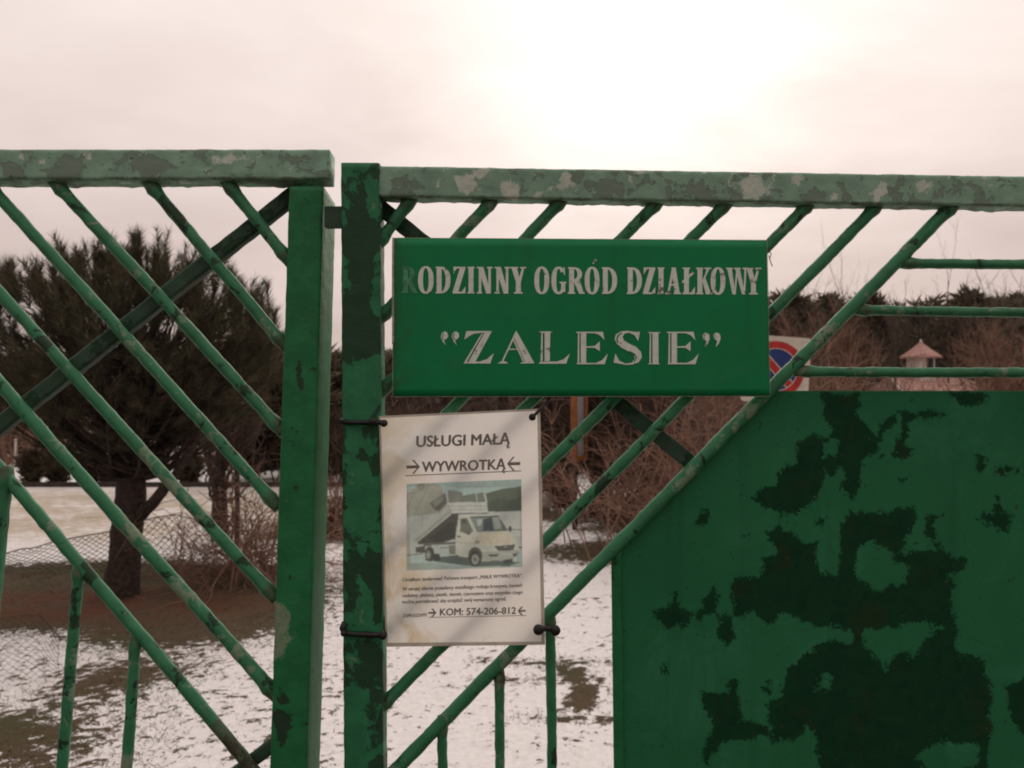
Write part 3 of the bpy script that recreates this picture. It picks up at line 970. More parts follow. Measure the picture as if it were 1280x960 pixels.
for dx in (0, 726):
    BIG += [zb([(38, 103), (82, 103), (82, 347), (38, 347)], dx), zb([(16, 104), (27, 104), (27, 342), (12, 346)], dx), zb([(2, 94), (215, 94), (228, 160), (188, 120), (150, 106), (2, 104)], dx),
            zb([(80, 211), (150, 208), (190, 170), (190, 250), (150, 222), (80, 222)], dx), zb([(4, 354), (10, 343), (160, 343), (210, 320), (255, 268), (230, 354)], dx)]
BIG += [zb([(512, 95), (497, 168), (470, 122), (425, 102), (388, 108), (372, 135), (385, 165), (430, 192), (480, 214), (520, 255), (527, 300), (502, 338), (450, 356), (400, 359), (350, 350), (325, 345), (300, 342), (315, 268), (345, 325), (400, 350), (448, 340), (470, 310), (462, 278), (420, 250), (370, 226), (325, 188), (308, 150), (320, 115), (360, 92), (410, 86), (470, 95)]),
        zb([(612, 104), (660, 104), (660, 347), (612, 347)]), zb([(574, 97), (679, 97), (660, 107), (590, 107)]), zb([(573, 354), (590, 344), (658, 344), (672, 354)]), zb([(590, 107), (600, 109), (600, 342), (588, 347)]),
        ]
for dx in (0, 93):
    BIG.append(za([(107 + dx, 94), (130 + dx, 108), (136 + dx, 138), (122 + dx, 160), (103 + dx, 166), (106 + dx, 190), (118 + dx, 216), (90 + dx, 182), (74 + dx, 142), (82 + dx, 110)]))
for dx in (0, 87):
    BIG.append(zb([(1045, 101), (1066, 116), (1070, 150), (1055, 190), (1030, 218), (1042, 168), (1018, 150), (1011, 122), (1025, 104)], dx))
m = MB()
poly_mesh(m, BIG, 'R', -0.0004, 0.000012, None, sign_off)
o = m.build('lettering', SIGN_INK, sign)
o['label'] = 'pale larger lower line of lettering reading ZALESIE in quotation marks'
INLINE = [zb([(330, 182), (323, 150), (333, 120), (365, 99), (372, 103), (343, 124), (332, 150), (340, 184)]), zb([(428, 246), (470, 268), (487, 298), (470, 336), (462, 338), (478, 298), (462, 274), (424, 252)]),
          za([(90, 112), (98, 108), (90, 140), (100, 170), (92, 165), (83, 140)]), za([(183, 112), (191, 108), (183, 140), (193, 170), (185, 165), (176, 140)]), zb([(1022, 118), (1030, 112), (1026, 140), (1034, 152), (1024, 146)]), zb([(1109, 118), (1117, 112), (1113, 140), (1121, 152), (1111, 146)])]
m = MB()
poly_mesh(m, INLINE, 'R', -0.0012, 0.00001, None, sign_off)
m.build('letter_inlines', SIGN_GREEN, sign)['kind'] = 'stuff'
WIRE = mat_simple('thin wire', (0.05, 0.04, 0.035), 0.5, 0.3, 80)
m = MB()
tube(m, [gp('R', u, v, o_) for u, v, o_ in ((957, 306, 0.004), (961, 312, -0.003), (964, 318, -0.004), (962, 324, -0.002), (961, 319, 0.0), (963, 327, -0.002), (965.5, 333, -0.003))], 0.0006, 6)
m.build('tie_wire', WIRE, sign, True)

# ------------------------------------------------------------------ the laminated notice
pst = gp('R', 577, 808, -0.006)
poster = thing('poster', 'laminated white paper notice with a tipper truck picture tied under the sign', 'poster', (pst.x, pst.y, pst.z))


def poster_off(u, v):
    s, t_ = (u - 474) / 204.0, (v - 515) / 292.0
    return -0.0042 - 0.0042 * math.sin(math.pi * min(max(s, 0), 1)) * (0.4 + 0.6 * t_) - 0.0016 * math.sin(5.2 * s + 2.0 * t_) * t_ - 0.0020 * math.sin(3.1 * t_ + 1.0) - 0.0012 * math.sin(9 * t_ + 4 * s) - 0.0007 * math.sin(14 * s - 6 * t_) - 0.004 * max(0.0, s - 0.8) * max(0.0, t_ - 0.75) * 20


def mat_sheet(name, build_col, rough=0.35, trans=0.42, spec=0.4):
    m, t, p, out = new_mat(name)
    c = build_col(t)
    t.link(c, p.inputs['Base Color'])
    p.inputs['Roughness'].default_value = rough
    p.inputs['Specular IOR Level'].default_value = spec
    tr = t.n('ShaderNodeBsdfTranslucent')
    t.link(c, tr.inputs[0])
    mx = t.n('ShaderNodeMixShader')
    mx.inputs[0].default_value = trans
    t.link(p.outputs[0], mx.inputs[1]); t.link(tr.outputs[0], mx.inputs[2])
    t.link(mx.outputs[0], out.inputs[0])
    return m


def paper_col(t):
    tc = t.n('ShaderNodeTexCoord').outputs['Object']
    a = t.ramp(t.noise(tc, 15, 6, 0.6, 0.8), 0.44, 0.62)
    sx = t.n('ShaderNodeSeparateXYZ'); t.link(tc, sx.inputs[0])
    lft = t.ramp(sx.outputs[0], 0.0, -0.105)
    low = t.ramp(sx.outputs[2], 0.20, 0.04)
    k = t.math('MULTIPLY', a, t.math('ADD', 0.10, t.math('MULTIPLY', lft, t.math('ADD', 0.35, t.math('MULTIPLY', low, 0.6)))))
    c = t.mix(t.math('MULTIPLY', low, 0.35), (0.92, 0.885, 0.87), (0.89, 0.845, 0.79))
    c = t.mix(k, c, (0.66, 0.53, 0.32))
    return t.mix(t.math('MULTIPLY', t.ramp(t.noise(tc, 60, 5, 0.6), 0.62, 0.75), 0.25), c, (0.42, 0.33, 0.24))


PAPER = mat_sheet('stained paper', paper_col, 0.26, 0.76, 0.45)
LAM = mat_sheet('cloudy laminate', lambda t: t.mix(t.ramp(t.noise(t.n('ShaderNodeTexCoord').outputs['Object'], 40, 4), 0.3, 0.7), (0.50, 0.46, 0.40), (0.38, 0.34, 0.29)), 0.25, 0.5, 0.5)
PC = [(473.4, 520), (675.3, 510.8), (681.4, 806), (482.4, 808.5)]
PI = [(475.8, 522.6), (671.5, 513.5), (676.8, 802), (484.4, 803.5)]
m = MB()
for k in range(4):
    k2 = (k + 1) % 4
    poly_mesh(m, [[PC[k], PC[k2], PI[k2], PI[k]]], 'R', 0.0, 0, None, poster_off)
m.build('laminate', LAM, poster, True)
vs, fs = sgrid(48, 68, PI, 'R', poster_off)
MB().add(vs, fs).build('paper', PAPER, poster, True)

INK = mat_simple('grey ink', (0.25, 0.232, 0.21), 0.5, 0.25, 200)
INK_SOFT = mat_simple('faint small print', (0.27, 0.24, 0.205), 0.5, 0.35, 400)


def text_polys(mb, body, a, b, cap, bold=0.010, shear=0.0, eps=0.0004, strikes=((-.6, 0), (.6, 0), (0, -.4), (0, .4), (0, 0))):
    """one printed line from pixel a to pixel b along its base line, capitals `cap` pixels high"""
    cu = bpy.data.curves.new('print', 'FONT')
    cu.body = body
    cu.size = 1.0
    cu.offset = 0.0
    cu.resolution_u = 3
    ob = bpy.data.objects.new('print', cu)
    COL.objects.link(ob)
    bpy.context.view_layer.update()
    dg = bpy.context.evaluated_depsgraph_get()
    me = bpy.data.meshes.new_from_object(ob.evaluated_get(dg))
    V = np.array([v.co[:] for v in me.vertices])
    Fs = [tuple(q.vertices) for q in me.polygons]
    bpy.data.objects.remove(ob); bpy.data.curves.remove(cu); bpy.data.meshes.remove(me)
    x0, x1 = V[:, 0].min(), V[:, 0].max()
    s = (V[:, 0] - x0) / (x1 - x0)
    yy = V[:, 1] / 0.729 * cap
    for n_, (du, dv) in enumerate(strikes):
        out_ = []
        for k in range(len(V)):
            u = a[0] + (b[0] - a[0]) * s[k] + yy[k] * 0.03 + du * cap / 13.0
            v = a[1] + (b[1] - a[1]) * s[k] - yy[k] + dv * cap / 13.0
            out_.append(tuple(gp('R', u, v, poster_off(u, v) - eps - 0.00002 * n_)))
        mb.add(out_, [tuple(f) for f in Fs])


def arrow(mb, cx_, cy_, w_, h_, d, slope=-0.03):
    th = h_ * 0.13
    tip = cx_ + d * w_ / 2
    tail = cx_ - d * w_ / 2
    S_ = lambda x, y: (x, y + (x - cx_) * slope)
    P = [[S_(tail, cy_ - th), S_(tip - d * 2, cy_ - th), S_(tip - d * 2, cy_ + th), S_(tail, cy_ + th)]]
    for sg in (-1, 1):
        P.append([S_(tip, cy_), S_(tip - d * 2.2, cy_), S_(tip - d * (w_ * 0.45 + 2.2), cy_ + sg * h_ * 0.55), S_(tip - d * w_ * 0.45, cy_ + sg * h_ * 0.6)])
    poly_mesh(mb, P, 'R', -0.0004, 0.00002, None, poster_off)


def line(mb, a, b, th):
    poly_mesh(mb, [[(a[0], a[1] - th), (b[0], b[1] - th), (b[0], b[1] + th), (a[0], a[1] + th)]], 'R', -0.0004, 0, None, poster_off)


m = MB(); text_polys(m, 'USŁUGI MAŁĄ', (520.6, 558.6), (637.5, 555.0), 14.2, 0.018)
poly_mesh(m, [[(634, 555), (637, 555), (635, 558), (637.2, 559.4), (636.8, 560.6), (633.8, 560.2), (632.8, 557.8)]], 'R', -0.0004, 0, None, poster_off)
m.build('lettering', INK, poster)['label'] = 'heading USŁUGI MAŁĄ in grey capitals'
m = MB(); text_polys(m, 'WYWROTKĄ', (527.5, 589.8), (632, 586.4), 13.2, 0.018)
poly_mesh(m, [[(628.5, 586.2), (631.5, 586.2), (629.6, 589.2), (631.6, 590.4), (631.2, 591.6), (628.4, 591.2), (627.4, 589.0)]], 'R', -0.0004, 0, None, poster_off)
arrow(m, 516.5, 583.6, 17, 15, 1); arrow(m, 642, 579.6, 16.5, 15, -1); line(m, (506.8, 594.6), (651.5, 588.6), 0.55)
m.build('lettering', INK, poster)['label'] = 'underlined heading WYWROTKĄ between two arrows'
m = MB()
text_polys(m, 'Chciałbym zaoferować Państwu transport „MAŁĄ WYWROTKĄ”.', (503, 726.8), (653, 721.6), 4.6, 0.010)
text_polys(m, 'W swojej ofercie posiadamy wszelkiego rodzaju kruszywa, kamień', (503, 738.4), (652.5, 733.6), 4.6, 0.010)
text_polys(m, 'ozdobny, płukany, piasek, ziemię, czarnoziem oraz wszystko czego', (503, 746.6), (653, 742.2), 4.6, 0.010)
text_polys(m, 'można potrzebować aby urządzić swój wymarzony ogród.', (503, 754.4), (632.5, 750.6), 4.6, 0.010)
text_polys(m, 'ZAPRASZAMY', (503, 771.8), (534, 770.6), 4.4, 0.014)
m.build('lettering', INK_SOFT, poster)['label'] = 'small blurred paragraph of print'
m = MB(); text_polys(m, 'KOM: 574-206-812', (550, 769.4), (644.6, 767.4), 9.0, 0.018)
arrow(m, 540.5, 766, 10, 9, 1, -0.02); arrow(m, 652, 763.6, 10, 9, -1, -0.02); line(m, (535.5, 771.8), (657.5, 769.4), 0.4)
m.build('lettering', INK, poster)['label'] = 'underlined telephone line KOM: 574-206-812'

# printed picture of the tipper truck
zt = lambda pts: [(480 + x / 6.737, 590 + y / 6.737) for x, y in pts]


def el(cx_, cy_, rx, ry, n=20):
    return [(cx_ + rx * math.cos(2 * math.pi * i / n), cy_ + ry * math.sin(2 * math.pi * i / n)) for i in range(n)]


def strip(a, b, w_):
    dx, dy = b[0] - a[0], b[1] - a[1]
    L = math.hypot(dx, dy)
    px_, py_ = -dy / L * w_ / 2, dx / L * w_ / 2
    return [(a[0] + px_, a[1] + py_), (b[0] + px_, b[1] + py_), (b[0] - px_, b[1] - py_), (a[0] - px_, a[1] - py_)]


PIC = [
    ([(190, 100), (1157, 60), (1166, 800), (190, 830)], (176, 184, 168)),
    ([(190, 100), (1157, 60), (1157, 200), (190, 240)], (160, 178, 166)),
    ([(190, 185), (300, 96), (480, 108), (545, 335), (190, 378)], (160, 154, 132)),
    ([(285, 98), (345, 96), (345, 150), (285, 165)], (140, 136, 118)),
    (strip((195, 300), (250, 185), 9), (135, 130, 112)), (strip((250, 370), (380, 110), 8), (140, 134, 116)), (strip((200, 180), (290, 175), 7), (140, 136, 118)),
    ([(540, 150), (660, 170), (660, 262), (540, 262)], (128, 128, 112)),
    ([(385, 262), (515, 180), (532, 262), (462, 330), (430, 320)], (104, 100, 86)), ([(400, 255), (505, 195), (500, 240), (430, 300)], (142, 138, 120)),
    ([(640, 205), (760, 180), (860, 172), (862, 262), (640, 262)], (112, 120, 100)),
    ([(850, 185), (905, 165), (960, 152), (1020, 136), (1080, 132), (1156, 118), (1158, 326), (870, 336)], (92, 100, 80)),
    ([(880, 250), (960, 220), (1060, 240), (1157, 210), (1157, 326), (880, 332)], (78, 88, 70)),
    ([(190, 378), (540, 345), (1160, 330), (1164, 560), (190, 560)], (184, 180, 166)), (strip((320, 370), (320, 480), 6), (150, 146, 132)), (strip((1040, 480), (1160, 488), 8), (130, 128, 116)),
    ([(190, 560), (1164, 540), (1165, 660), (190, 700)], (176, 176, 162)), (strip((190, 700), (330, 690), 10), (120, 118, 106)), (strip((1130, 632), (1165, 636), 12), (90, 88, 78)),
    ([(190, 715), (1165, 660), (1166, 800), (190, 830)], (168, 182, 168)),
    ([(330, 740), (480, 715), (620, 700), (900, 740), (1145, 760), (1060, 790), (760, 796), (540, 768)], (92, 102, 90)),
    ([(520, 170), (536, 165), (548, 262), (530, 262)], (182, 178, 162)), ([(828, 118), (840, 118), (872, 258), (856, 258)], (184, 180, 164)), (strip((535, 120), (835, 125), 6), (150, 158, 146)), (strip((775, 180), (785, 250), 9), (178, 174, 160)),
    ([(535, 258), (864, 250), (878, 346), (560, 352)], (190, 186, 170)), (strip((545, 290), (868, 285), 5), (150, 146, 132)), (strip((550, 320), (872, 315), 5), (152, 148, 134)),
    ([(238, 578), (500, 305), (545, 268), (575, 345), (290, 588), (255, 592)], (170, 166, 150)), (strip((262, 582), (560, 330), 6), (120, 116, 104)), (strip((250, 565), (535, 305), 6), (190, 186, 170)),
    ([(285, 590), (575, 352), (628, 354), (604, 560), (480, 600), (285, 610)], (74, 74, 64)), ([(380, 560), (560, 420), (600, 430), (590, 560), (440, 590)], (62, 62, 54)),
    (strip((560, 352), (880, 347), 8), (84, 82, 72)),
    ([(265, 632), (345, 625), (345, 682), (265, 678)], (84, 82, 72)), ([(330, 600), (600, 590), (600, 625), (330, 625)], (98, 96, 84)),
    ([(400, 612), (600, 606), (604, 706), (540, 708), (490, 690), (420, 692)], (172, 174, 160)), ([(545, 620), (598, 618), (598, 690), (550, 690)], (120, 118, 104)), (strip((470, 640), (545, 637), 8), (120, 118, 104)),
    (el(384, 690, 40, 64), (74, 74, 66)), (el(374, 698, 22, 40), (120, 120, 108)), (el(373, 700, 12, 22), (160, 158, 144)), (el(445, 720, 30, 34), (66, 66, 58)),
    ([(598, 690), (602, 560), (612, 470), (636, 372), (700, 360), (965, 368), (1000, 430), (1045, 490), (1112, 560), (1132, 620), (1134, 690), (1085, 738), (825, 752), (800, 670), (765, 640), (725, 655), (705, 722), (640, 712)], (192, 186, 162)),
    ([(645, 392), (700, 386), (752, 502), (700, 522), (640, 502)], (112, 110, 96)), ([(655, 400), (690, 396), (695, 430), (655, 440)], (86, 86, 76)), ([(690, 500), (730, 500), (730, 525), (700, 530)], (98, 94, 82)),
    ([(724, 382), (966, 373), (1040, 488), (782, 502)], (126, 134, 122)), ([(836, 400), (905, 378), (922, 490), (832, 496)], (70, 82, 78)), ([(780, 402), (830, 392), (820, 440), (792, 460)], (172, 180, 166)), ([(915, 385), (965, 380), (985, 470), (935, 480)], (158, 164, 150)), ([(985, 400), (1034, 482), (1000, 486)], (96, 100, 90)),
    (strip((724, 380), (966, 371), 7), (70, 72, 64)), (strip((782, 502), (1042, 489), 7), (80, 80, 70)), (strip((890, 512), (1005, 508), 9), (88, 86, 74)),
    ([(800, 515), (1020, 506), (1085, 555), (1105, 592), (950, 620), (800, 604)], (200, 182, 152)), ([(860, 515), (1000, 512), (1050, 560), (900, 575)], (206, 186, 154)),
    (strip((602, 590), (760, 604), 4), (150, 144, 124)), (strip((760, 604), (800, 520), 5), (150, 142, 120)), (strip((618, 543), (646, 545), 12), (86, 82, 70)), (strip((602, 560), (598, 690), 5), (120, 116, 100)),
    (el(785, 590, 24, 12), (150, 136, 110)),
    ([(826, 622), (915, 626), (938, 656), (835, 662)], (178, 178, 164)), ([(928, 626), (1104, 610), (1088, 660), (964, 666)], (80, 80, 70)), (strip((945, 645), (1095, 632), 4), (120, 118, 104)), (el(1022, 624, 12, 12, 14), (150, 150, 138)), (el(1022, 624, 8, 8, 12), (92, 92, 82)), (strip((1022, 616), (1022, 625), 3), (160, 160, 148)), (strip((1022, 625), (1016, 630), 3), (160, 160, 148)), (strip((1022, 625), (1028, 630), 3), (160, 160, 148)),
    ([(808, 668), (960, 672), (1134, 650), (1132, 700), (1085, 736), (826, 750)], (164, 162, 144)), ([(876, 694), (964, 690), (955, 712), (890, 714)], (84, 82, 72)), ([(1084, 690), (1128, 680), (1112, 708), (1088, 716)], (84, 82, 72)), ([(985, 684), (1075, 678), (1075, 698), (985, 704)], (176, 174, 158)),
    (el(768, 706, 60, 74), (96, 92, 78)), (el(768, 730, 50, 68), (70, 70, 62)), (el(768, 736, 30, 44), (150, 150, 138)), (el(768, 736, 12, 18), (96, 96, 86)), (strip((768, 700), (768, 772), 5), (110, 110, 98)), (strip((745, 722), (792, 750), 5), (110, 110, 98)),
    ([(1000, 742), (1086, 730), (1082, 764), (1012, 772)], (72, 72, 64)),
    (el(1062, 478, 13, 28), (78, 78, 68)),
]
PAPER_LIN = np.array(srgb(205, 188, 178))
# the print as one sheet of ink dots: each dot takes the tone of the topmost shape there
NX, NY = 210, 160
qa, qb, qc, qd = [np.array(c_) for c_ in ((190.0, 100.0), (1157.0, 60.0), (1166.0, 800.0), (190.0, 830.0))]
ga, gb = np.meshgrid(np.linspace(0, 1, NX), np.linspace(0, 1, NY))
XY = (1 - gb)[..., None] * ((1 - ga)[..., None] * qa + ga[..., None] * qb) + gb[..., None] * ((1 - ga)[..., None] * qd + ga[..., None] * qc)
TONE = np.zeros((NY, NX, 3))
for pl, c_ in PIC:
    poly = np.array(pl, float)
    inside = np.zeros((NY, NX), bool)
    for k in range(len(poly)):
        a_, b_ = poly[k], poly[(k + 1) % len(poly)]
        ey = b_[1] - a_[1]
        inside ^= ((a_[1] > XY[..., 1]) != (b_[1] > XY[..., 1])) & (XY[..., 0] < (b_[0] - a_[0]) * (XY[..., 1] - a_[1]) / (ey if abs(ey) > 1e-9 else 1e-9) + a_[0])
    if pl is PIC[0][0]:
        inside[:] = True
    TONE[inside] = np.array(srgb(*c_))
mott = np.zeros((NY, NX))
for sc_, am in ((0.012, 0.10), (0.035, 0.10), (0.09, 0.08)):
    mott += am * fnoise(XY[..., 0], XY[..., 1], sc_, 4.0 + sc_)
TONE *= (1 + mott)[..., None]
for _ in range(2):                                   # soft ink-jet edges
    Q = np.pad(TONE, ((1, 1), (1, 1), (0, 0)), mode='edge')
    TONE = (Q[:-2, 1:-1] + Q[2:, 1:-1] + Q[1:-1, :-2] + Q[1:-1, 2:] + 2 * Q[1:-1, 1:-1]) / 6
TONE = np.clip(TONE / PAPER_LIN * 0.86, 0.01, 0.86)
grey = TONE.mean(-1, keepdims=True)
TONE = 0.90 * (0.80 * TONE + 0.20 * grey) + 0.055
pv = []
for r_ in range(NY):
    for q_ in range(NX):
        u, v = 480 + XY[r_, q_, 0] / 6.737, 590 + XY[r_, q_, 1] / 6.737
        pv.append(tuple(gp('R', u, v, poster_off(u, v) - 0.0004)))
ii = np.arange(NX * NY).reshape(NY, NX)
m = MB(); m.add_np(pv, np.stack([ii[:-1, :-1], ii[1:, :-1], ii[1:, 1:], ii[:-1, 1:]], -1).reshape(-1, 4))


def pic_col(t):
    return t.n('ShaderNodeAttribute', attribute_name='tone').outputs['Color']


pic = m.build('printed_picture', mat_sheet('printed ink', pic_col, 0.32, 0.5, 0.35), poster, True)
pic['label'] = 'printed colour picture of a white tipper truck with its bed raised'
ca_ = pic.data.color_attributes.new('tone', 'FLOAT_COLOR', 'POINT')
ca_.data.foreach_set('color', np.concatenate([TONE.reshape(-1, 3), np.ones((NX * NY, 1))], 1).astype(np.float32).ravel())
# no paper under the picture: the ink sheet stands for both
pm_ = [o_ for o_ in poster.children if o_.name.startswith('paper')][0].data
bmh = bmesh.new(); bmh.from_mesh(pm_)
pl_ = Vector(poster.location)
kill = []
for f in bmh.faces:
    if all(509.5 < proj(v.co + pl_)[0] < 650.5 and 606 < proj(v.co + pl_)[1] < 707 for v in f.verts):
        kill.append(f)
bmesh.ops.delete(bmh, geom=kill, context='FACES')
bmh.to_mesh(pm_); bmh.free()

# black cable ties
def tie(label, path, knobs, r=0.0034):
    c0 = path[0]
    b0 = gp('R', c0[0], c0[1] + 6, c0[2])
    t_ = thing('cable_tie', label, 'cable tie', tuple(b0), 'ties holding the notice')
    m_ = MB()
    tube(m_, [gp('R', u, v, o_) for u, v, o_ in path], r, 8, 0.0006, 120)
    m_.build('strap', BLACK_PLASTIC, t_, True)
    for (u, v, o_, rr_) in knobs:
        m_ = MB()
        c_ = gp('R', u, v, o_)
        pts_, rad = [], []
        for i in range(9):
            s = -1 + i / 4.0
            pts_.append(c_ + Vector((0.0, 0.006 * s, 0.0)))
            rad.append(rr_ * math.sqrt(max(0.03, 1 - s ** 4 * 0.95)))
        tube(m_, pts_, rad, 12, 0.0006, 130)
        m_.build('knot', BLACK_PLASTIC, t_, True)
    return t_


tie('black tie round the gate post at the top left corner of the notice', [(427, 526, 0.03), (428.5, 527, -0.002), (440, 528, -0.0065), (462, 528, -0.0065), (474, 528, -0.0085), (480, 528, -0.009)], [(480, 529, -0.011, 0.0048), (466, 527, -0.007, 0.0052)])
tie('black tie round the gate post at the bottom left corner of the notice', [(431, 778, -0.004), (427.5, 786, -0.005), (430, 792, -0.006), (445, 793, -0.0068), (465, 793.5, -0.0075), (480, 794, -0.010)], [(479, 794, -0.0125, 0.0052), (430, 791, -0.008, 0.0042)], 0.0038)
tie('black tie round an upright bar at the bottom right corner of the notice', [(674, 787, -0.009), (683, 785.5, -0.004), (692, 786, -0.003), (698, 788, 0.0)], [(673, 787, -0.0125, 0.0068), (694, 788, -0.004, 0.0070)], 0.0040)
tie('thin black tie from the top right corner of the notice up behind the sign', [(665.5, 521.5, -0.009), (670, 517, -0.007), (678, 509, -0.003), (686, 500, 0.003), (692, 492, 0.006)], [(665.5, 521.5, -0.0115, 0.0048)], 0.0020)

# ------------------------------------------------------------------ plants
def mat_leaf(name, c1, c2, rough=0.7, thin=0.0):
    m, t, p, out = new_mat(name)
    g = t.n('ShaderNodeNewGeometry')
    rnd = g.outputs['Random Per Island']
    tc = t.n('ShaderNodeTexCoord').outputs['Object']
    k = t.math('ADD', t.math('MULTIPLY', rnd, 0.6), t.math('MULTIPLY', t.noise(tc, 2.5, 3), 0.4))
    c = t.mix(t.ramp(k, 0.2, 0.8), c1, c2)
    t.link(c, p.inputs['Base Color'])
    p.inputs['Roughness'].default_value = rough
    p.inputs['Specular IOR Level'].default_value = 0.2
    if thin:                                     # thin needles let some light through
        tr = t.n('ShaderNodeBsdfTranslucent')
        t.link(t.mix(0.5, c, (0.16, 0.15, 0.08)), tr.inputs[0])
        mx = t.n('ShaderNodeMixShader')
        mx.inputs[0].default_value = thin
        t.link(p.outputs[0], mx.inputs[1]); t.link(tr.outputs[0], mx.inputs[2])
        t.link(mx.outputs[0], out.inputs[0])
    return m


NEEDLE = mat_leaf('pine needles', (0.026, 0.026, 0.016), (0.110, 0.092, 0.062), 0.7, 0.35)
FARNEEDLE = mat_leaf('far conifer needles', (0.072, 0.060, 0.046), (0.145, 0.112, 0.086), 0.7, 0.3)  # lightened throughout, haze of distance painted into the needle tones
BARK = mat_simple('pine bark', (0.060, 0.042, 0.033), 0.9, 0.5, 26, col2=(0.026, 0.019, 0.016), bstr=0.9, bdist=0.02)
BARK2 = mat_simple('grey brown bark', (0.075, 0.052, 0.040), 0.9, 0.5, 20, col2=(0.035, 0.026, 0.022), bstr=0.8, bdist=0.02)
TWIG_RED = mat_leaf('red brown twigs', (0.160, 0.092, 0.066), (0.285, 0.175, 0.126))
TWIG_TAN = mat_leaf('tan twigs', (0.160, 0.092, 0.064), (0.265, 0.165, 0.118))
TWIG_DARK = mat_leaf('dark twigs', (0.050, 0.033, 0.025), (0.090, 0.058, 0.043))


def needles(mb, P0, P1, per, ln, wd, spread=0.75):
    """bottle-brush shoots: P0, P1 (N,3) shoot ends"""
    N = len(P0)
    d = unit(P1 - P0)
    L = np.linalg.norm(P1 - P0, axis=1)
    s = rng.uniform(0.05, 1.0, (N, per)) ** 0.8
    base = P0[:, None, :] + d[:, None, :] * (s * L[:, None])[..., None]
    rv = unit(rng.normal(size=(N, per, 3)))
    rad = unit(rv - d[:, None, :] * (rv * d[:, None, :]).sum(-1, keepdims=True))
    sp_ = spread * rng.uniform(0.6, 1.2, (N, per, 1)) * (1.15 - 0.55 * s[..., None])
    nd = unit(d[:, None, :] * 0.8 + rad * sp_ + np.array([0, 0, -0.05]))
    l_ = ln * rng.uniform(0.7, 1.15, (N, per, 1))
    tip = base + nd * l_
    sd_ = unit(np.cross(nd, rng.normal(size=(N, per, 3)))) * wd / 2
    V = np.stack([base - sd_, base + sd_, tip], 2).reshape(-1, 3)
    mb.add_np(V, np.arange(len(V)).reshape(-1, 3))


def on_ell(n, c, r, lo=0.55):
    d = unit(rng.normal(size=(n, 3)))
    q = rng.uniform(lo, 1.0, (n, 1)) ** 0.6
    return np.array(c) + d * np.array(r) * q, d


# --- the pine behind the left leaf
PD = 6.75
pb = ground_pt(150, 744)
pine = thing('pine_tree', 'bushy dark pine with thick leaning trunk behind the left gate leaf', 'tree', (pb.x, pb.y, 0))
m = MB()
tr = [(150, 752, 0.185), (152, 735, 0.165), (156, 690, 0.150), (162, 630, 0.145), (166, 585, 0.135), (170, 540, 0.10), (172, 470, 0.075), (174, 380, 0.04), (175, 310, 0.015)]
pts_, rad_ = [], []
for i in range(len(tr) - 1):
    for k in range(5):
        s = k / 5
        u, v, r_ = [tr[i][j] * (1 - s) + tr[i + 1][j] * s for j in range(3)]
        pts_.append(at(u, v, pb.y)); rad_.append(r_ * 0.86)
tube(m, pts_, rad_, 18, 0.016, 9.0)
m.build('trunk', BARK, pine, True)


def limb(mb, uvs, d0, r0, r1, amp=0.01):
    pts_ = []
    n_ = len(uvs)
    for i in range(n_ - 1):
        for k in range(4):
            s = k / 4
            u, v, dy = [uvs[i][j] * (1 - s) + uvs[i + 1][j] * s for j in range(3)]
            pts_.append(at(u, v, d0 + dy))
    pts_.append(at(uvs[-1][0], uvs[-1][1], d0 + uvs[-1][2]))
    n_ = len(pts_)
    tube(mb, pts_, [r0 + (r1 - r0) * i / (n_ - 1) for i in range(n_)], 10, amp, 14)


for uvs, a_, b_ in (([(160, 590, 0), (140, 585, -.05), (115, 565, -.1), (95, 545, -.15), (60, 500, -.2), (30, 440, -.2)], 0.085, 0.02),
                    ([(168, 650, 0), (190, 630, -.1), (215, 600, -.15), (240, 560, -.2), (265, 500, -.2)], 0.06, 0.02),
                    ([(168, 585, 0), (200, 560, .2), (250, 520, .4), (310, 460, .5)], 0.07, 0.015),
                    ([(170, 520, 0), (120, 460, .2), (75, 400, .3), (40, 360, .3)], 0.06, 0.012),
                    ([(172, 500, 0), (205, 450, -.3), (235, 410, -.4)], 0.05, 0.012)):
    m = MB(); limb(m, uvs, pb.y, a_, b_)
    m.build('limb', BARK, pine, True)
cc_ = at(160, 455, pb.y + 0.1)
n_sh = 1900
P, D = on_ell(n_sh, (cc_.x, cc_.y, cc_.z), (1.22, 1.15, 0.86), 0.30)
keep = []
for q in P:
    u, v = proj(q)
    ok = v < 600 + 14 * nz(q, 3)
    ok &= not (5 < u < 60 and 395 < v < 435)                      # gaps that let the sky through
    lim = np.interp(u, [-60, 0, 30, 75, 125, 170, 200, 240, 290, 335, 365], [420, 350, 360, 330, 330, 310, 320, 345, 355, 385, 450])
    ok &= v > lim + 9 + 16 * nz(q, 5)
    ok &= nz(q, 2.6) > -0.22
    keep.append(bool(ok))
P, D = P[keep], D[keep]
dirs = unit(D * 0.55 + np.array([0, 0, 0.75]) + rng.normal(0, 0.25, P.shape))
Ls = rng.uniform(0.16, 0.34, (len(P), 1))
P1 = P + dirs * Ls
m = MB()
needles(m, P, P1, 80, 0.100, 0.0058)
TOPS = [(17, 318), (5, 335), (74, 300), (90, 316), (103, 306), (127, 307), (146, 318), (168, 274), (176, 280), (194, 299), (205, 320), (234, 318), (250, 340), (287, 325), (300, 345), (332, 346), (322, 372), (-20, 330), (342, 380), (155, 300)]
tp0, tp1 = [], []
for (u, v) in TOPS * 3:
    dy = random.uniform(-0.3, 0.3)
    u += random.uniform(-6, 6); v += random.choice((0, 0, 10, 22))
    a_ = at(u + random.uniform(-4, 4), v + 12, pb.y + dy)
    b_ = at(u + random.uniform(-10, 10), v + 84, pb.y + dy)
    tp0.append(b_); tp1.append(a_)
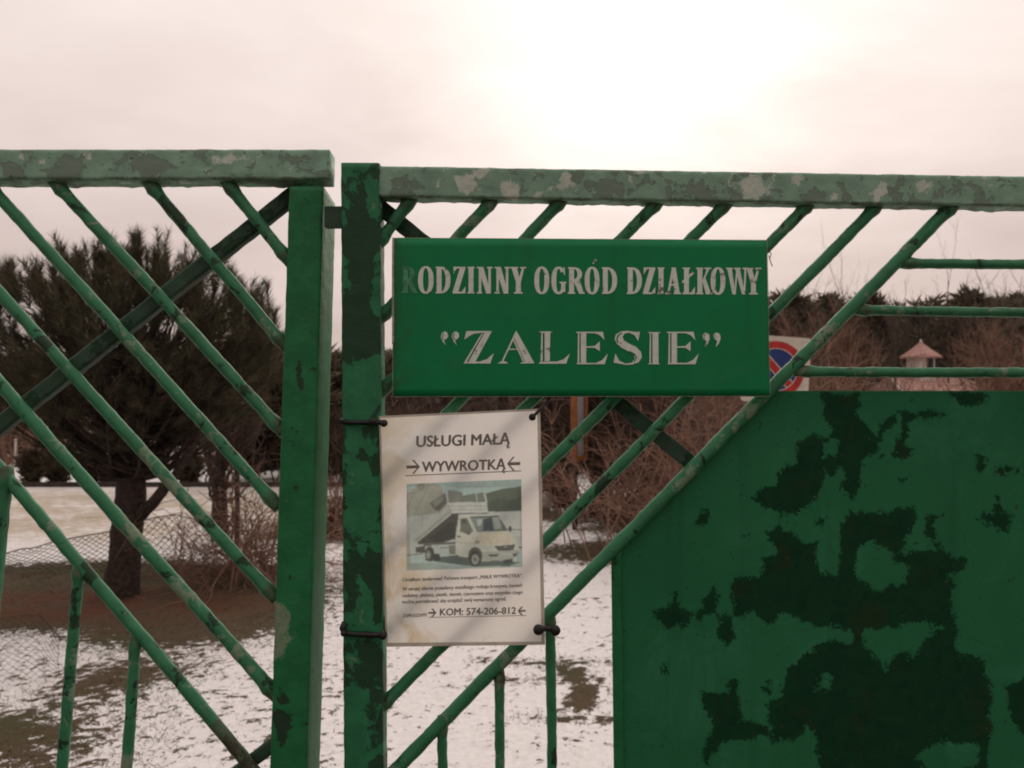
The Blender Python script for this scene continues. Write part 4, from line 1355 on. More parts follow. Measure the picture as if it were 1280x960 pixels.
tp0, tp1 = np.array(tp0), np.array(tp1)
needles(m, tp0, tp1, 260, 0.125, 0.0052, 0.82)
crown = m.build('crown', NEEDLE, pine)
crown['kind'] = 'stuff'
m = MB()
K = 6
tt = np.linspace(0, 1, K)[None, :, None]
sel = rng.choice(len(P), 330, replace=False)
ends = P[sel]
axis = np.array([at(170, 470, pb.y)[i] for i in range(3)])
st_ = np.stack([np.full(len(sel), axis[0]) + rng.normal(0, .12, len(sel)), np.full(len(sel), axis[1]) + rng.normal(0, .12, len(sel)), np.clip(ends[:, 2] - rng.uniform(0.25, 0.7, len(sel)), 1.0, 2.6)], -1)
paths = st_[:, None, :] * (1 - tt) + ends[:, None, :] * tt
paths[:, :, 2] -= 0.12 * np.sin(np.pi * tt[..., 0])
tubes_np(m, paths, 0.016, 0.004, 4)
m.build('twigs', BARK, pine)['kind'] = 'stuff'

# --- twiggy bushes
def bush_mesh(nst, H, spread, ntw, droop=0.25, r0=0.008, r1=0.0022, twl=0.45, base_r=0.25):
    K = 7
    az = rng.uniform(0, 2 * np.pi, nst)
    tilt = rng.uniform(0.05, 1.0, nst) ** 0.8 * spread
    L = H * rng.uniform(0.6, 1.1, nst)
    d = np.stack([np.sin(tilt) * np.cos(az), np.sin(tilt) * np.sin(az), np.cos(tilt)], -1)
    b = np.stack([base_r * rng.normal(0, .5, nst), base_r * rng.normal(0, .5, nst), np.full(nst, -0.02)], -1)
    s = np.linspace(0, 1, K)
    P = b[:, None, :] + d[:, None, :] * (L[:, None] * s)[..., None]
    P[:, :, 2] -= droop * L[:, None] * (s ** 2.4)[None, :] * np.sin(tilt)[:, None] * 1.4
    P += rng.normal(0, 0.018 * H, P.shape) * s[None, :, None]
    P[:, :, 2] = np.maximum(P[:, :, 2], np.where(s[None, :] == 0, -0.02, 0.03))
    m = MB()
    tubes_np(m, P, r0 * rng.uniform(.6, 1.2, nst), r1, 3)
    si = rng.integers(0, nst, ntw)
    ki = rng.integers(2, K, ntw)
    q0 = P[si, ki]
    dd = unit(unit(P[si, ki] - P[si, ki - 1]) * 0.7 + rng.normal(0, 0.55, (ntw, 3)) + np.array([0, 0, 0.25]))
    Lt = twl * rng.uniform(0.4, 1.0, ntw)
    s2 = np.linspace(0, 1, 4)
    T = q0[:, None, :] + dd[:, None, :] * (Lt[:, None] * s2)[..., None]
    T[:, :, 2] -= droop * (Lt[:, None] * s2[None, :] ** 2) * 0.8
    T += rng.normal(0, 0.02, T.shape) * s2[None, :, None]
    T[:, :, 2] = np.maximum(T[:, :, 2], 0.01)
    tubes_np(m, T, r1 * 1.3, r1 * 0.5, 3)
    return m


def bush(name, label, loc, args, mat, group=None, kind=None, rz=0.0):
    m = bush_mesh(**args)
    o = m.build(name, mat, None)
    o.location = loc
    o.rotation_euler.z = rz
    tag(o, label, 'bush', group, kind)
    return o


b1 = ground_pt(305, 722)
bush('tangled_bush', 'tangled reddish brown bush at the right of the pine against the gate post', (b1.x, b1.y, 0), dict(nst=120, H=1.15, spread=1.15, ntw=900, droop=0.55, r0=0.008, r1=0.0028, twl=0.5, base_r=0.5), TWIG_RED)
b1 = ground_pt(419, 668)
bush('weeping_bush', 'weeping tan bush seen through the gap between the two gate leaves', (b1.x, b1.y, 0), dict(nst=110, H=1.15, spread=0.85, ntw=420, droop=1.25, r0=0.010, r1=0.0045, twl=0.6, base_r=0.22), TWIG_TAN)
b1 = ground_pt(850, 690)
bush('brush_bush', 'dense red brown bush behind the diagonal bars beside the poster', (b1.x + 0.35, b1.y, 0), dict(nst=300, H=1.75, spread=0.85, ntw=4600, droop=0.35, r0=0.010, r1=0.0034, twl=0.5, base_r=1.1), TWIG_RED)
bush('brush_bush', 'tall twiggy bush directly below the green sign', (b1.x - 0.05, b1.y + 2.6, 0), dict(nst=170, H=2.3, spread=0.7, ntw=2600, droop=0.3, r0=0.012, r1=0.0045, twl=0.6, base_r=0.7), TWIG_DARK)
bush('brush_bush', 'red brown bush behind the no parking sign', (5.2, 14.2, 0), dict(nst=220, H=2.6, spread=0.7, ntw=3000, droop=0.25, r0=0.014, r1=0.0055, twl=0.7, base_r=1.4), TWIG_RED)
bush('brush_bush', 'bare bush in front of the pink roofed house', (9.4, 19.0, 0), dict(nst=50, H=1.7, spread=0.7, ntw=260, droop=0.25, r0=0.014, r1=0.006, twl=0.7, base_r=2.0), TWIG_RED)
bush('brush_bush', 'tan bare bush at the right edge of the picture above the panel', (14.2, 21.5, 0), dict(nst=200, H=3.3, spread=0.7, ntw=3000, droop=0.25, r0=0.016, r1=0.007, twl=0.9, base_r=1.6), TWIG_TAN)
b1 = ground_pt(225, 742)
bush('sapling', 'few pale crooked stems rising from the litter right of the pine trunk', (b1.x, b1.y, 0), dict(nst=7, H=0.75, spread=0.7, ntw=16, droop=0.2, r0=0.006, r1=0.003, twl=0.3, base_r=0.03), TWIG_TAN)

# --- bare trees, far conifers, wood
def bare_tree_parts(H, r, spread=0.5, n1=22, n2=150, n3=700):
    m = MB()
    tr_ = [(0.03 * H * nz((i * .4, 3, H), 1.0) * i / 8, 0.03 * H * nz((i * .4, 9, H), 1.0) * i / 8, H * i / 8 - 0.05) for i in range(9)]
    tube(m, tr_, [r * (1 - 0.85 * i / 8) + 0.01 for i in range(9)], 9, r * 0.15, 4)
    T = np.array(tr_)
    br = MB()

    def level(P, n, L, r0, r1, lo):
        N, K, _ = P.shape
        si = rng.integers(0, N, n); f = rng.uniform(lo, 0.98, n) * (K - 1)
        k0 = np.minimum(f.astype(int), K - 2); fr = (f - k0)[:, None]
        q = P[si, k0] * (1 - fr) + P[si, k0 + 1] * fr
        ax = unit(P[si, k0 + 1] - P[si, k0])
        d = unit(ax * 0.55 + rng.normal(0, spread, (n, 3)) + np.array([0, 0, 0.25]))
        s = np.linspace(0, 1, 5)
        l_ = L * rng.uniform(.5, 1.1, n)
        Q = q[:, None, :] + d[:, None, :] * (l_[:, None] * s)[..., None]
        Q[:, :, 2] += 0.18 * l_[:, None] * s ** 2
        Q += rng.normal(0, 0.03 * L, Q.shape) * s[None, :, None]
        tubes_np(br, Q, r0, r1, 3)
        return Q
    A = level(T[None], n1, H * 0.42, r * 0.36, r * 0.1, 0.25)
    B = level(A, n2, H * 0.22, r * 0.13, r * 0.05, 0.2)
    level(B, n3, H * 0.13, r * 0.06, r * 0.028, 0.1)
    return m, br


def bare_tree(name, label, loc, H, r, mat=TWIG_DARK, group=None, **kw):
    root = thing(name, label, 'tree', loc, group)
    m, br = bare_tree_parts(H, r, **kw)
    for mm, nm, mt in ((m, 'trunk', BARK2), (br, 'crown', mat)):
        o = mm.build(nm, mt, None, nm == 'trunk')
        o.parent = root
        if nm == 'crown':
            o['kind'] = 'stuff'
    return root


def conifer_parts(H, W, n=1500, sz=0.24, bare=0.18, round_=0.5):
    m = MB()
    tube(m, [(0, 0, -0.05), (0.02, 0, H * .5), (0, 0.01, H * .96)], [H * 0.022, H * 0.014, 0.01], 8)
    z = rng.uniform(bare, 1.0, n)
    prof = np.sin(np.pi * np.clip((1 - z) / (1 - bare), 0, 1) ** (0.6)) * round_ + (1 - z) / (1 - bare) * (1 - round_)
    az = rng.uniform(0, 2 * np.pi, n)
    ph_ = rng.uniform(0, 6.3, 3)
    lob = 1 + 0.42 * np.sin(az * 3 + z * 17 + ph_[0]) + 0.34 * np.sin(az * 5 - z * 29 + ph_[1]) + 0.25 * np.sin(z * 41 + ph_[2])
    rr_ = W * prof * lob * rng.uniform(0.25, 1.0, n) ** 0.6
    c_ = np.stack([rr_ * np.cos(az), rr_ * np.sin(az), z * H + 0.12 * rr_], -1)
    out_ = unit(np.stack([np.cos(az), np.sin(az), np.full(n, 0.75)], -1))
    cr = MB()
    k = 4
    d = unit(out_[:, None, :] + rng.normal(0, 0.5, (n, k, 3)))
    s = sz * rng.uniform(.5, 1.2, (n, k, 1))
    b_ = c_[:, None, :] + rng.normal(0, sz * .25, (n, k, 3))
    sd_ = unit(np.cross(d, rng.normal(size=(n, k, 3)))) * s * 0.16
    V = np.stack([b_ - sd_, b_ + sd_, b_ + d * s], 2).reshape(-1, 3)
    cr.add_np(V, np.arange(len(V)).reshape(-1, 3))
    return m, cr


def conifer(name, label, loc, H, W, mat=FARNEEDLE, group=None, **kw):
    root = thing(name, label, 'tree', loc, group)
    m, cr = conifer_parts(H, W, **kw)
    o = m.build('trunk', BARK2, None, True); o.parent = root
    o = cr.build('crown', mat, None); o.parent = root; o['kind'] = 'stuff'
    return root


def put(u, d):
    q = at(u, 505, d)
    return (q.x, d, 0)


def zt_(v, d):
    return at(640, v, d).z


G1 = 'conifers along the wood edge'
conifer('conifer', 'dark conifer standing behind the gap between the gate leaves', put(424, 21), zt_(448, 21), 1.0, n=2000, sz=0.22, bare=0.04, round_=0.45, group=G1)
conifer('conifer', 'dark round pine top just right of the green sign', put(985, 46), zt_(372, 46), 2.2, n=1200, sz=0.7, bare=0.1, round_=0.45, group=G1)
conifer('conifer', 'pine top rising above the middle cross bar left of the house', put(1089, 52), zt_(371, 52), 1.6, n=900, sz=0.7, bare=0.2, round_=0.4, group=G1)
conifer('conifer', 'pine top rising above the middle cross bar right of the house', put(1212, 52), zt_(369, 52), 2.0, n=1000, sz=0.7, bare=0.2, round_=0.45, group=G1)
conifer('conifer', 'small pine top between the no parking sign and the long diagonal bar', put(1036, 50), zt_(376, 50), 1.9, n=900, sz=0.7, bare=0.15, round_=0.4, group=G1)
conifer('conifer', 'pine top at the right edge of the picture', put(1274, 55), zt_(373, 55), 1.8, n=900, sz=0.7, bare=0.2, round_=0.4, group=G1)
conifer('conifer', 'dark conifer beside the gate post left of the green sign', put(488, 26), zt_(452, 26), 1.5, n=2000, sz=0.3, bare=0.04, round_=0.5, group=G1)
conifer('conifer', 'dark conifer mass behind the pine at the far left', put(20, 24), zt_(455, 24), 2.4, n=2600, sz=0.35, bare=0.05, round_=0.75, group=G1)
conifer('conifer', 'dark conifer between the pine and the left gate post', put(322, 17), zt_(425, 17), 1.3, n=2600, sz=0.25, bare=0.06, round_=0.7, group=G1)

G2 = 'bare trees before the wood'
bare_tree('bare_tree', 'thin bare tree whose twigs reach above the long diagonal bar', put(1056, 40), zt_(362, 40), 0.06, group=G2, n1=9, n2=24, n3=60, spread=0.22)
bare_tree('bare_tree', 'thin bare tree poking above the middle cross bar left of the house roof', put(1186, 44), zt_(350, 44), 0.05, group=G2, n1=4, n2=8, n3=14, spread=0.16)
bare_tree('bare_tree', 'reddish bare tree between the no parking sign and the house', put(1060, 30), zt_(428, 30), 0.10, TWIG_RED, group=G2, n1=30, n2=220, n3=1100)
bare_tree('bare_tree', 'bare tree right of the house tower', put(1245, 34), zt_(432, 34), 0.10, TWIG_TAN, group=G2, n1=30, n2=220, n3=1100)
bare_tree('bare_tree', 'reddish bare tree right above the no parking sign', put(1000, 27), zt_(430, 27), 0.08, TWIG_RED, group=G2, n1=30, n2=220, n3=1100)
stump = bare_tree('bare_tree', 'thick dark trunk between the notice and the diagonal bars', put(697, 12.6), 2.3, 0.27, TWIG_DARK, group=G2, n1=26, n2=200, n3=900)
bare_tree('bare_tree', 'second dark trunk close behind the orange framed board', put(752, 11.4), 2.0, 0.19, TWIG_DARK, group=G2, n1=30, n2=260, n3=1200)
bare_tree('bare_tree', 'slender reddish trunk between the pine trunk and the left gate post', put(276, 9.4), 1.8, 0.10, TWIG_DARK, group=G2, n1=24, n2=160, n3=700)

# the wood behind, one mass
wm = MB()
for i in range(120):
    u = -260 + 1900 * (i + random.random()) / 120
    d = random.uniform(50, 78)
    top = np.interp(u, [-300, 0, 430, 700, 960, 1300, 1700], [440, 450, 452, 425, 388, 384, 382]) + random.uniform(-8, 14)
    H = max(2.0, zt_(top, d))
    m1, c1 = conifer_parts(H, random.uniform(1.6, 2.6), n=420, sz=0.75, bare=0.02, round_=0.8)
    V = np.concatenate(c1.v) + np.array(put(u, d))
    wm.add_np(V, np.array(c1.f))
    V = np.concatenate(m1.v) + np.array(put(u, d))
    wm.add(V, m1.f)
for i in range(70):
    u = -260 + 1900 * (i + random.random()) / 70
    d = random.uniform(38, 50)
    top = np.interp(u, [-300, 0, 430, 700, 960, 1300, 1700], [470, 475, 475, 440, 405, 400, 400]) + random.uniform(-6, 20)
    m1, c1 = bare_tree_parts(max(2.0, zt_(top, d)), 0.10, n1=16, n2=70, n3=260)
    for q in (m1, c1):
        wm.add(np.concatenate(q.v) + np.array(put(u, d)), q.f)
wood = wm.build('woodland', FARNEEDLE)
tag(wood, 'dark mixed wood forming the skyline behind the allotments', 'wood', kind='stuff')

# brown hedge behind the left field, and undergrowth before the wood
hm = MB()
for i in range(26):
    x = -34 + 31 * i / 25
    q = bush_mesh(nst=60, H=random.uniform(1.2, 1.9), spread=0.7, ntw=420, droop=0.2, r0=0.02, r1=0.010, twl=0.6, base_r=0.9)
    hm.add(np.concatenate(q.v) + np.array((x + random.uniform(-.3, .3), 21.5 + random.uniform(-.5, .9), 0)), q.f)
tag(hm.build('hedge', TWIG_RED), 'long reddish bare hedge beyond the snowy field on the left', 'hedge', kind='stuff')
hm = MB()
for i in range(40):
    x, y = random.uniform(4, 26), random.uniform(23, 36)
    front = 0.43 < x / y < 0.62
    q = bush_mesh(nst=30 if front else 50, H=random.uniform(0.6, 1.1) if front else random.uniform(1.6, 3.0), spread=0.6, ntw=420, droop=0.2, r0=0.02, r1=0.011, twl=0.8, base_r=1.2)
    hm.add(np.concatenate(q.v) + np.array((x, y, 0)), q.f)
tag(hm.build('undergrowth', TWIG_RED), 'red brown undergrowth filling the ground before the wood on the right', 'undergrowth', kind='stuff')

hm = MB()
for i in range(26):
    x, y = random.uniform(-6.5, 4.5), random.uniform(15.5, 24)
    q = bush_mesh(nst=46, H=random.uniform(1.3, 2.0), spread=0.6, ntw=420, droop=0.2, r0=0.018, r1=0.010, twl=0.7, base_r=1.1)
    hm.add(np.concatenate(q.v) + np.array((x, y, 0)), q.f)
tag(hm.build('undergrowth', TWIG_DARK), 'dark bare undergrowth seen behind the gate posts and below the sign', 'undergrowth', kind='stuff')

# small clipped thujas in a row beyond the field
G3 = 'small shrubs in a row'
THUJA = mat_leaf('brown green thuja', (0.050, 0.040, 0.026), (0.085, 0.060, 0.040))
ordw = ['first', 'second', 'third', 'fourth', 'fifth']
for k, (u, vt, wd) in enumerate(((42, 568, 0.16), (74, 566, 0.19), (112, 572, 0.17), (140, 578, 0.14), (238, 574, 0.15))):
    d = 15.9
    conifer('thuja_shrub', ordw[k] + ' small brown green shrub from the left along the low kerb beyond the field', put(u, d), zt_(vt, d), wd * 1.15, THUJA, G3, n=420, sz=0.16, bare=0.02, round_=0.85)

# low kerb beyond the field
KERB = mat_simple('dark kerb board', (0.055, 0.042, 0.034), 0.9, 0.4, 8)
m = MB(); m.box((-9.0, 15.5, 0.035), (15.0, 0.10, 0.11))
tag(m.build('kerb', KERB), kind='structure')

# pale thin posts beyond
POLE = mat_simple('pale post', (0.62, 0.57, 0.52), 0.7, 0.3, 10)
for k, (u, v0, lab) in enumerate(((20, 551, 'leftmost pale thin post beyond the field'), (80, 540, 'pale thin post above the second shrub beyond the field'), (114, 541, 'pale thin post left of the pine fork beyond the field'))):
    d = 20.3
    root = thing('garden_post', lab, 'post', put(u, d), 'pale posts beyond the field')
    m = MB(); tube(m, [Vector(put(u, d)) + Vector((0, 0, -0.05)), Vector(put(u, d)) + Vector((0.01, 0, zt_(v0, d)))], 0.028, 8)
    m.build('shaft', POLE, root, True)
    m = MB(); q = Vector(put(u, d)) + Vector((0.01, 0, zt_(v0, d)))
    tube(m, [q, q + Vector((0, 0, 0.03)), q + Vector((0, 0, 0.05))], [0.04, 0.04, 0.01], 8)
    m.build('cap', POLE, root, True)

# ------------------------------------------------------------------ chain-link fence
FW = mat_simple('rusty fence wire', (0.050, 0.034, 0.027), 0.7, 0.4, 40)
FPOST = mat_simple('dark fence post', (0.035, 0.036, 0.030), 0.8, 0.4, 15)


def chain_link(label, a, b, tops, cell, r, posts):
    """woven wire from ground point a to b; tops: (share of length, height) of its sagging upper edge"""
    fence = thing('chain_link_fence', label, 'fence', (a.x, a.y, 0), 'chain-link remnants near the pine')
    FL = (b - a).length
    fd = (b - a).normalized()
    fn = Vector((-fd.y, fd.x, 0))
    xs, hs = [q[0] * FL for q in tops], [q[1] for q in tops]
    Hn = max(hs)

    def fpt(s, z):
        top = float(np.interp(s, xs, hs))
        wob = 0.10 * mnoise.noise(Vector((s * 1.1, 0, 3))) + 0.10 * z * mnoise.noise(Vector((s * 2.3, z, 8)))
        q = a + fd * s + fn * wob
        n2 = 0.012 * mnoise.noise(Vector((s * 7, z * 5, 1)))
        return (q.x + n2, q.y, 0.01 + z * top + n2)
    K = int(Hn / cell) * 4 + 3
    paths = []
    for sg in (1, -1):
        for i in range(-int(Hn / cell) - 1, int(FL / cell) + 1):
            s0 = i * cell
            row = []
            for k in range(K):
                z = k / (K - 1)
                ph = abs((k % 4) - 2) / 2.0 - 0.5
                s = s0 + (z if sg > 0 else 1 - z) * Hn + 0.10 * cell * ph
                row.append(fpt(min(max(s, 0), FL), z))
            if s0 + Hn > 0.02 and s0 < FL:
                paths.append(row)
    m = MB(); tubes_np(m, np.array(paths), r, r, 3)
    m.build('wire_mesh', FW, fence)['kind'] = 'stuff'
    m = MB(); tube(m, [Vector(fpt(FL * i / 80, 1.0)) for i in range(81)], r * 1.8, 5)
    m.build('top_wire', FW, fence, True)
    for (s, h) in posts:
        q = Vector(fpt(s * FL, 0.0)); q.z = -0.05
        m = MB(); tube(m, [q, q + Vector((0.01, 0, h * .5)), q + Vector((0.0, 0.01, h))], 0.028, 8, 0.002, 20)
        m.build('post', FPOST, fence, True)


q0, q1 = at(-70, 505, 7.5), at(297, 505, 8.1)
chain_link('low sagging rusty chain-link fence along the snow edge behind the pine trunk', Vector((q0.x, 7.5, 0)), Vector((q1.x, 8.1, 0)),
           [(0, .12), (.2, .17), (.38, .27), (.5, .33), (.58, .36), (.68, .46), (.78, .50), (.84, .44), (.92, .36), (1, .5)], 0.072, 0.0030, [(1.0, 1.0)])
q0, q1 = at(-90, 505, 4.4), at(78, 505, 4.7)
chain_link('faint piece of chain-link mesh over snow in the lower left corner', Vector((q0.x, 4.4, 0)), Vector((q1.x, 4.7, 0)), [(0, .42), (.5, .38), (.85, .36), (1, .20)], 0.045, 0.0011, [])

# ------------------------------------------------------------------ no parking sign
RED = mat_simple('sign red', (0.42, 0.030, 0.030), 0.45, 0.25, 12)
BLUE = mat_simple('sign blue', (0.020, 0.040, 0.165), 0.45, 0.25, 12)
WHITE = mat_simple('sign plate', (0.56, 0.51, 0.43), 0.5, 0.15, 12)
STEEL = mat_simple('galvanised steel', (0.22, 0.21, 0.20), 0.5, 0.3, 30)
sd_ = 7.1
spx = sd_ / F
c_ = at(970, 462, sd_)
nps = thing('no_parking_sign', 'no parking road sign with red ring and blue centre half behind the green sign', 'road sign', (c_.x, c_.y, 0))
tilt = R(-4)


def sp_pt(x, y, dy):
    """sign plane coordinates in metres (x right, y up)"""
    ca, sa = math.cos(tilt), math.sin(tilt)
    return (c_.x + x * ca - y * sa, c_.y + dy, c_.z + x * sa + y * ca)


def disc(mb, r_out, r_in, dy, n=56):
    vs = []
    for r_ in (r_out, r_in):
        for i in range(n):
            a_ = 2 * math.pi * i / n
            vs.append(sp_pt(r_ * math.cos(a_), r_ * math.sin(a_), dy))
    fs = [(i, n + i, n + (i + 1) % n, (i + 1) % n)[::-1] for i in range(n)] if r_in > 0 else [tuple(range(n))]
    mb.add(vs if r_in > 0 else vs[:n], fs)


m = MB()
hw = 42 * spx
vs = []
cr = 0.03
for (sx_, sy_, a0) in ((1, 1, 0), (-1, 1, 90), (-1, -1, 180), (1, -1, 270)):
    for k in range(5):
        a_ = R(a0 + 22.5 * k)
        vs.append((sx_ * (hw - cr) + cr * math.cos(a_), sy_ * (hw - cr) + cr * math.sin(a_)))
n_ = len(vs)
allv = [sp_pt(x, y, 0.0) for x, y in vs] + [sp_pt(x, y, 0.004) for x, y in vs]
fs = [tuple(range(n_)), tuple(range(2 * n_ - 1, n_ - 1, -1))] + [(i, i + n_, (i + 1) % n_ + n_, (i + 1) % n_) for i in range(n_)]
m.add(allv, fs); m.build('plate', WHITE, nps)
m = MB(); disc(m, 35.5 * spx, 0, -0.002); m.build('blue_field', BLUE, nps)
m = MB(); disc(m, 35.5 * spx, 27.0 * spx, -0.006); m.build('red_ring', RED, nps)
m = MB(); disc(m, 27.0 * spx, 26.0 * spx, -0.005); m.build('white_line', WHITE, nps)


def slash(w_, dy, mat_, nm):
    m = MB()
    L_ = 29 * spx
    a_ = R(-45)
    dx_, dz_ = math.cos(a_), math.sin(a_)
    m.add([sp_pt(sx_ * L_ * dx_ - sy_ * w_ * dz_, sx_ * L_ * dz_ + sy_ * w_ * dx_, dy) for sx_, sy_ in ((-1, -1), (1, -1), (1, 1), (-1, 1))], [(0, 1, 2, 3)])
    m.build(nm, mat_, nps)


slash(5.6 * spx, -0.003, WHITE, 'white_line'); slash(4.4 * spx, -0.004, RED, 'red_slash')
m = MB(); tube(m, [(c_.x + 0.01, c_.y + 0.035, -0.1), (c_.x, c_.y + 0.035, c_.z + hw * 0.9)], 0.028, 12)
m.build('post', STEEL, nps, True)
for dz in (-0.18, 0.18):
    MB().box((c_.x, c_.y + 0.02, c_.z + dz), (0.12, 0.03, 0.03)).build('clamp', STEEL, nps)

# ------------------------------------------------------------------ orange framed notice board seen edge on
ORANGE = mat_simple('varnished orange wood', (0.30, 0.115, 0.038), 0.55, 0.35, 14)
PALE = mat_simple('paper behind glass', (0.30, 0.31, 0.33), 0.4, 0.3, 6)
nd_ = 10.2
nb0 = at(724, 500, nd_)
nb = thing('notice_board', 'narrow orange wooden framed board hanging in front of a dark trunk below the sign', 'notice board', (nb0.x, nb0.y, 0))
ang = R(63)
ca, sa = math.cos(ang), math.sin(ang)
zlo, zhi = at(724, 576, nd_).z, at(724, 455, nd_).z


def nbp(a_, b_):
    return nb0.x + a_ * ca - b_ * sa, nb0.y + a_ * sa + b_ * ca


hw_ = 0.17
for (a_, nm) in ((-hw_, 'frame_stile'), (hw_, 'frame_stile')):
    m = MB(); x, y = nbp(a_, 0); m.box((x, y, (zlo + zhi) / 2), (0.055, 0.075, zhi - zlo), ang); m.build(nm, ORANGE, nb)
for z_ in (zlo + 0.03, zhi - 0.03):
    m = MB(); x, y = nbp(0, 0); m.box((x, y, z_), (2 * hw_ - 0.056, 0.073, 0.06), ang); m.build('frame_rail', ORANGE, nb)
m = MB(); x, y = nbp(0, 0.01); m.box((x, y, (zlo + zhi) / 2), (2 * hw_ - 0.058, 0.03, zhi - zlo - 0.125), ang); m.build('board', PALE, nb)
m = MB(); x, y = nbp(0, 0.062); tube(m, [(x, y, -0.1), (x, y, zhi + 0.02)], 0.035, 8, 0.003, 9); m.build('post', BARK2, nb, True)

# a pale rock with snow beside the trunk
ROCK = mat_simple('pale rock', (0.48, 0.43, 0.37), 0.9, 0.35, 9, bstr=0.8, bdist=0.02)
bmh = bmesh.new(); bmesh.ops.create_icosphere(bmh, subdivisions=3, radius=1.0)
for v in bmh.verts:
    k = 1 + 0.28 * nz(v.co, 1.7) + 0.1 * nz(v.co, 4.5)
    v.co = Vector((v.co.x * 0.15 * k, v.co.y * 0.14 * k, max(-0.05, v.co.z * 0.20 * k)))
me = bpy.data.meshes.new('rock'); bmh.to_mesh(me); bmh.free(); me.materials.append(ROCK)
rk = bpy.data.objects.new('rock', me); COL.objects.link(rk)
q = ground_pt(683, 634); rk.location = (q.x, q.y, 0.05)
tag(rk, 'small pale rock at the foot of the thick dark trunk beside the notice', 'rock')

# ------------------------------------------------------------------ house with a little tower
HD = 45.0
h0 = at(1163, 505, HD)
house = thing('garden_house', 'small house with pink roof and hexagonal tower seen between the cross bars', 'house', (h0.x, h0.y, 0))
WALL = mat_simple('whitewashed wall', (0.66, 0.60, 0.54), 0.9, 0.2, 3)
ROOF = mat_simple('faded pink roof', (0.40, 0.205, 0.175), 0.8, 0.35, 5, col2=(0.46, 0.30, 0.265))
GLASS = mat_simple('dark window', (0.025, 0.022, 0.022), 0.2, 0.2, 3, spec=0.5)
WOOD = mat_simple('brown joinery', (0.12, 0.07, 0.045), 0.8, 0.3, 8)
px_ = HD / F
xl, xr = -62 * px_, 66 * px_
ze = at(0, 492, HD).z
zr = at(0, 470, HD).z
dep = 4.4
m = MB(); m.box((h0.x + (xl + xr) / 2, h0.y, ze / 2), (xr - xl - 0.5, dep, ze)); m.build('wall', WALL, house)
m = MB()
ov = 0.35
x0_, x1_, y0_, y1_ = h0.x + xl, h0.x + xr, h0.y - dep / 2 - ov, h0.y + dep / 2 + ov
rx0, rx1 = x0_ + 0.5, x1_ - 1.9
z0_ = ze - 0.02
vs = [(x0_, y0_, z0_), (x1_, y0_, z0_), (x1_, y1_, z0_), (x0_, y1_, z0_), (rx0, h0.y, zr), (rx1, h0.y, zr)]
vs += [(x, y, z - 0.10) for x, y, z in vs[:4]]
m.add(vs, [(0, 1, 5, 4), (1, 2, 5), (2, 3, 4, 5), (3, 0, 4), (0, 6, 7, 1), (1, 7, 8, 2), (2, 8, 9, 3), (3, 9, 6, 0), (9, 8, 7, 6)])
roof = m.build('roof', ROOF, house)
m = MB()
for (a_, b_) in (((rx1, h0.y, zr + 0.02), (x1_, y0_, z0_ + 0.04)), ((rx0, h0.y, zr + 0.02), (x0_, y0_, z0_ + 0.04)), ((rx0, h0.y, zr + 0.03), (rx1, h0.y, zr + 0.03))):
    tube(m, [a_, b_], 0.06, 6)
m.build('ridge_tiles', WALL, roof)
tx = at(1152, 505, HD).x
tw = 18.5 * px_
zt0, zt1 = zr - 0.9, at(0, 445, HD).z
hexa = lambda r_, z, n=6: [(tx + r_ * math.cos(R(60 * i + 0)), h0.y + r_ * math.sin(R(60 * i + 0)), z) for i in range(n)]
m = MB(); a_ = hexa(tw, zt0) + hexa(tw, zt1); m.add(a_, [(i, (i + 1) % 6, 6 + (i + 1) % 6, 6 + i) for i in range(6)] + [tuple(range(6, 12))])
tower = m.build('tower', WALL, house)
m = MB()
za_ = at(0, 427, HD).z
a_ = hexa(27 * px_, zt1 - 0.05) + hexa(14 * px_, zt1 + (za_ - zt1) * 0.42) + [(tx, h0.y, za_)] + hexa(27 * px_, zt1 - 0.13)
m.add(a_, [(i, (i + 1) % 6, 6 + (i + 1) % 6, 6 + i) for i in range(6)] + [(6 + i, 6 + (i + 1) % 6, 12) for i in range(6)] + [(13 + i, 13 + (i + 1) % 6, (i + 1) % 6, i) for i in range(6)] + [tuple(range(18, 12, -1))])
m.build('tower_roof', ROOF, tower)
m = MB(); tube(m, [(tx, h0.y, za_ - 0.08), (tx, h0.y, za_ + 0.02), (tx, h0.y, za_ + 0.14)], [0.10, 0.08, 0.02], 8); m.build('finial', WALL, tower, True)
fy = h0.y - tw * math.cos(R(30))
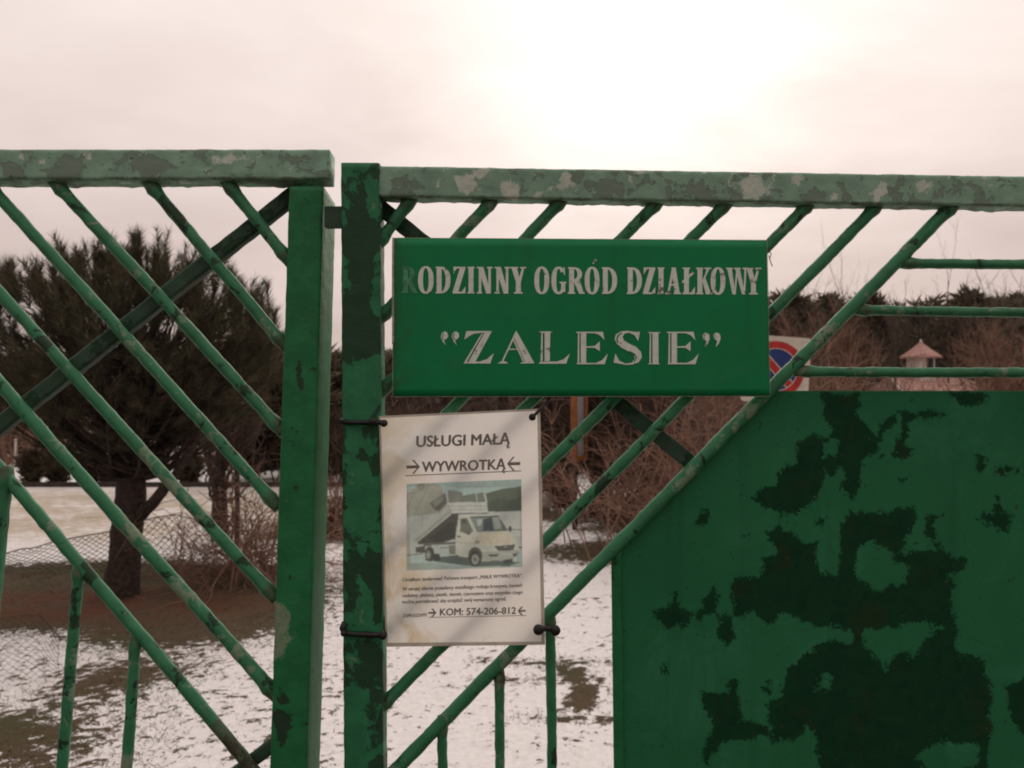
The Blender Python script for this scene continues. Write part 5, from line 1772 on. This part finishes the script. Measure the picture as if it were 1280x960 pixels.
for dx_, ww in ((0.12, 0.36), (0.52, 0.22)):
    m = MB(); m.box((tx + dx_, fy - 0.01, zt1 - 0.62), (ww, 0.04, 0.9)); wn = m.build('window', GLASS, tower)
for dx_ in (-1.6, 1.2):
    m = MB(); m.box((h0.x + dx_, h0.y - dep / 2 - 0.01, ze * 0.55), (0.9, 0.05, 0.9)); wn = m.build('window', GLASS, house)
    m = MB()
    m.box((h0.x + dx_, h0.y - dep / 2 - 0.045, ze * 0.55), (0.06, 0.03, 0.9)); m.build('window_bar', WOOD, wn)
m = MB(); m.box((h0.x - 0.2, h0.y - dep / 2 - 0.01, ze * 0.40), (0.85, 0.05, ze * 0.8)); m.build('door', WOOD, house)

# ------------------------------------------------------------------ grass poking through the snow
n_g = 60000
gx_ = rng.uniform(-4.6, 2.2, n_g); gy_ = rng.uniform(3.0, 9.0, n_g)
bf = bare_field(gx_, gy_)
pn = np.array([mnoise.noise(Vector((a_ * 7.0, b_ * 7.0, 2.2))) for a_, b_ in zip(gx_, gy_)])
keepg = (bf + 0.5 * pn + rng.uniform(-0.25, 0.25, n_g)) > -0.60
lit = ell(gx_, gy_, -3.4, 6.6, 1.9, 1.1) > 0.15
keepg &= ~(lit & (rng.uniform(size=n_g) < 0.6))
keepg &= ~((bf < -0.30) & (rng.uniform(size=n_g) < 0.90))
keepg &= ~(ell(gx_, gy_, 0.37, 4.62, 0.16, 0.5) > 0)
gx_, gy_ = gx_[keepg], gy_[keepg]
N = len(gx_)
b_ = np.stack([gx_, gy_, np.full(N, -0.004)], -1)
d_ = unit(np.stack([rng.normal(0, .8, N), rng.normal(0, .8, N), np.full(N, 0.6)], -1))
l_ = rng.uniform(0.015, 0.042, (N, 1))
s_ = unit(np.cross(d_, rng.normal(size=(N, 3)))) * 0.0022
V = np.stack([b_ - s_, b_ + s_, b_ + d_ * l_], 1).reshape(-1, 3)
m = MB(); m.add_np(V, np.arange(len(V)).reshape(-1, 3))
GRASS = mat_leaf('winter grass', (0.072, 0.058, 0.026), (0.150, 0.110, 0.060))
tag(m.build('grass', GRASS), 'short faded winter grass poking through the thin snow', 'grass', kind='stuff')
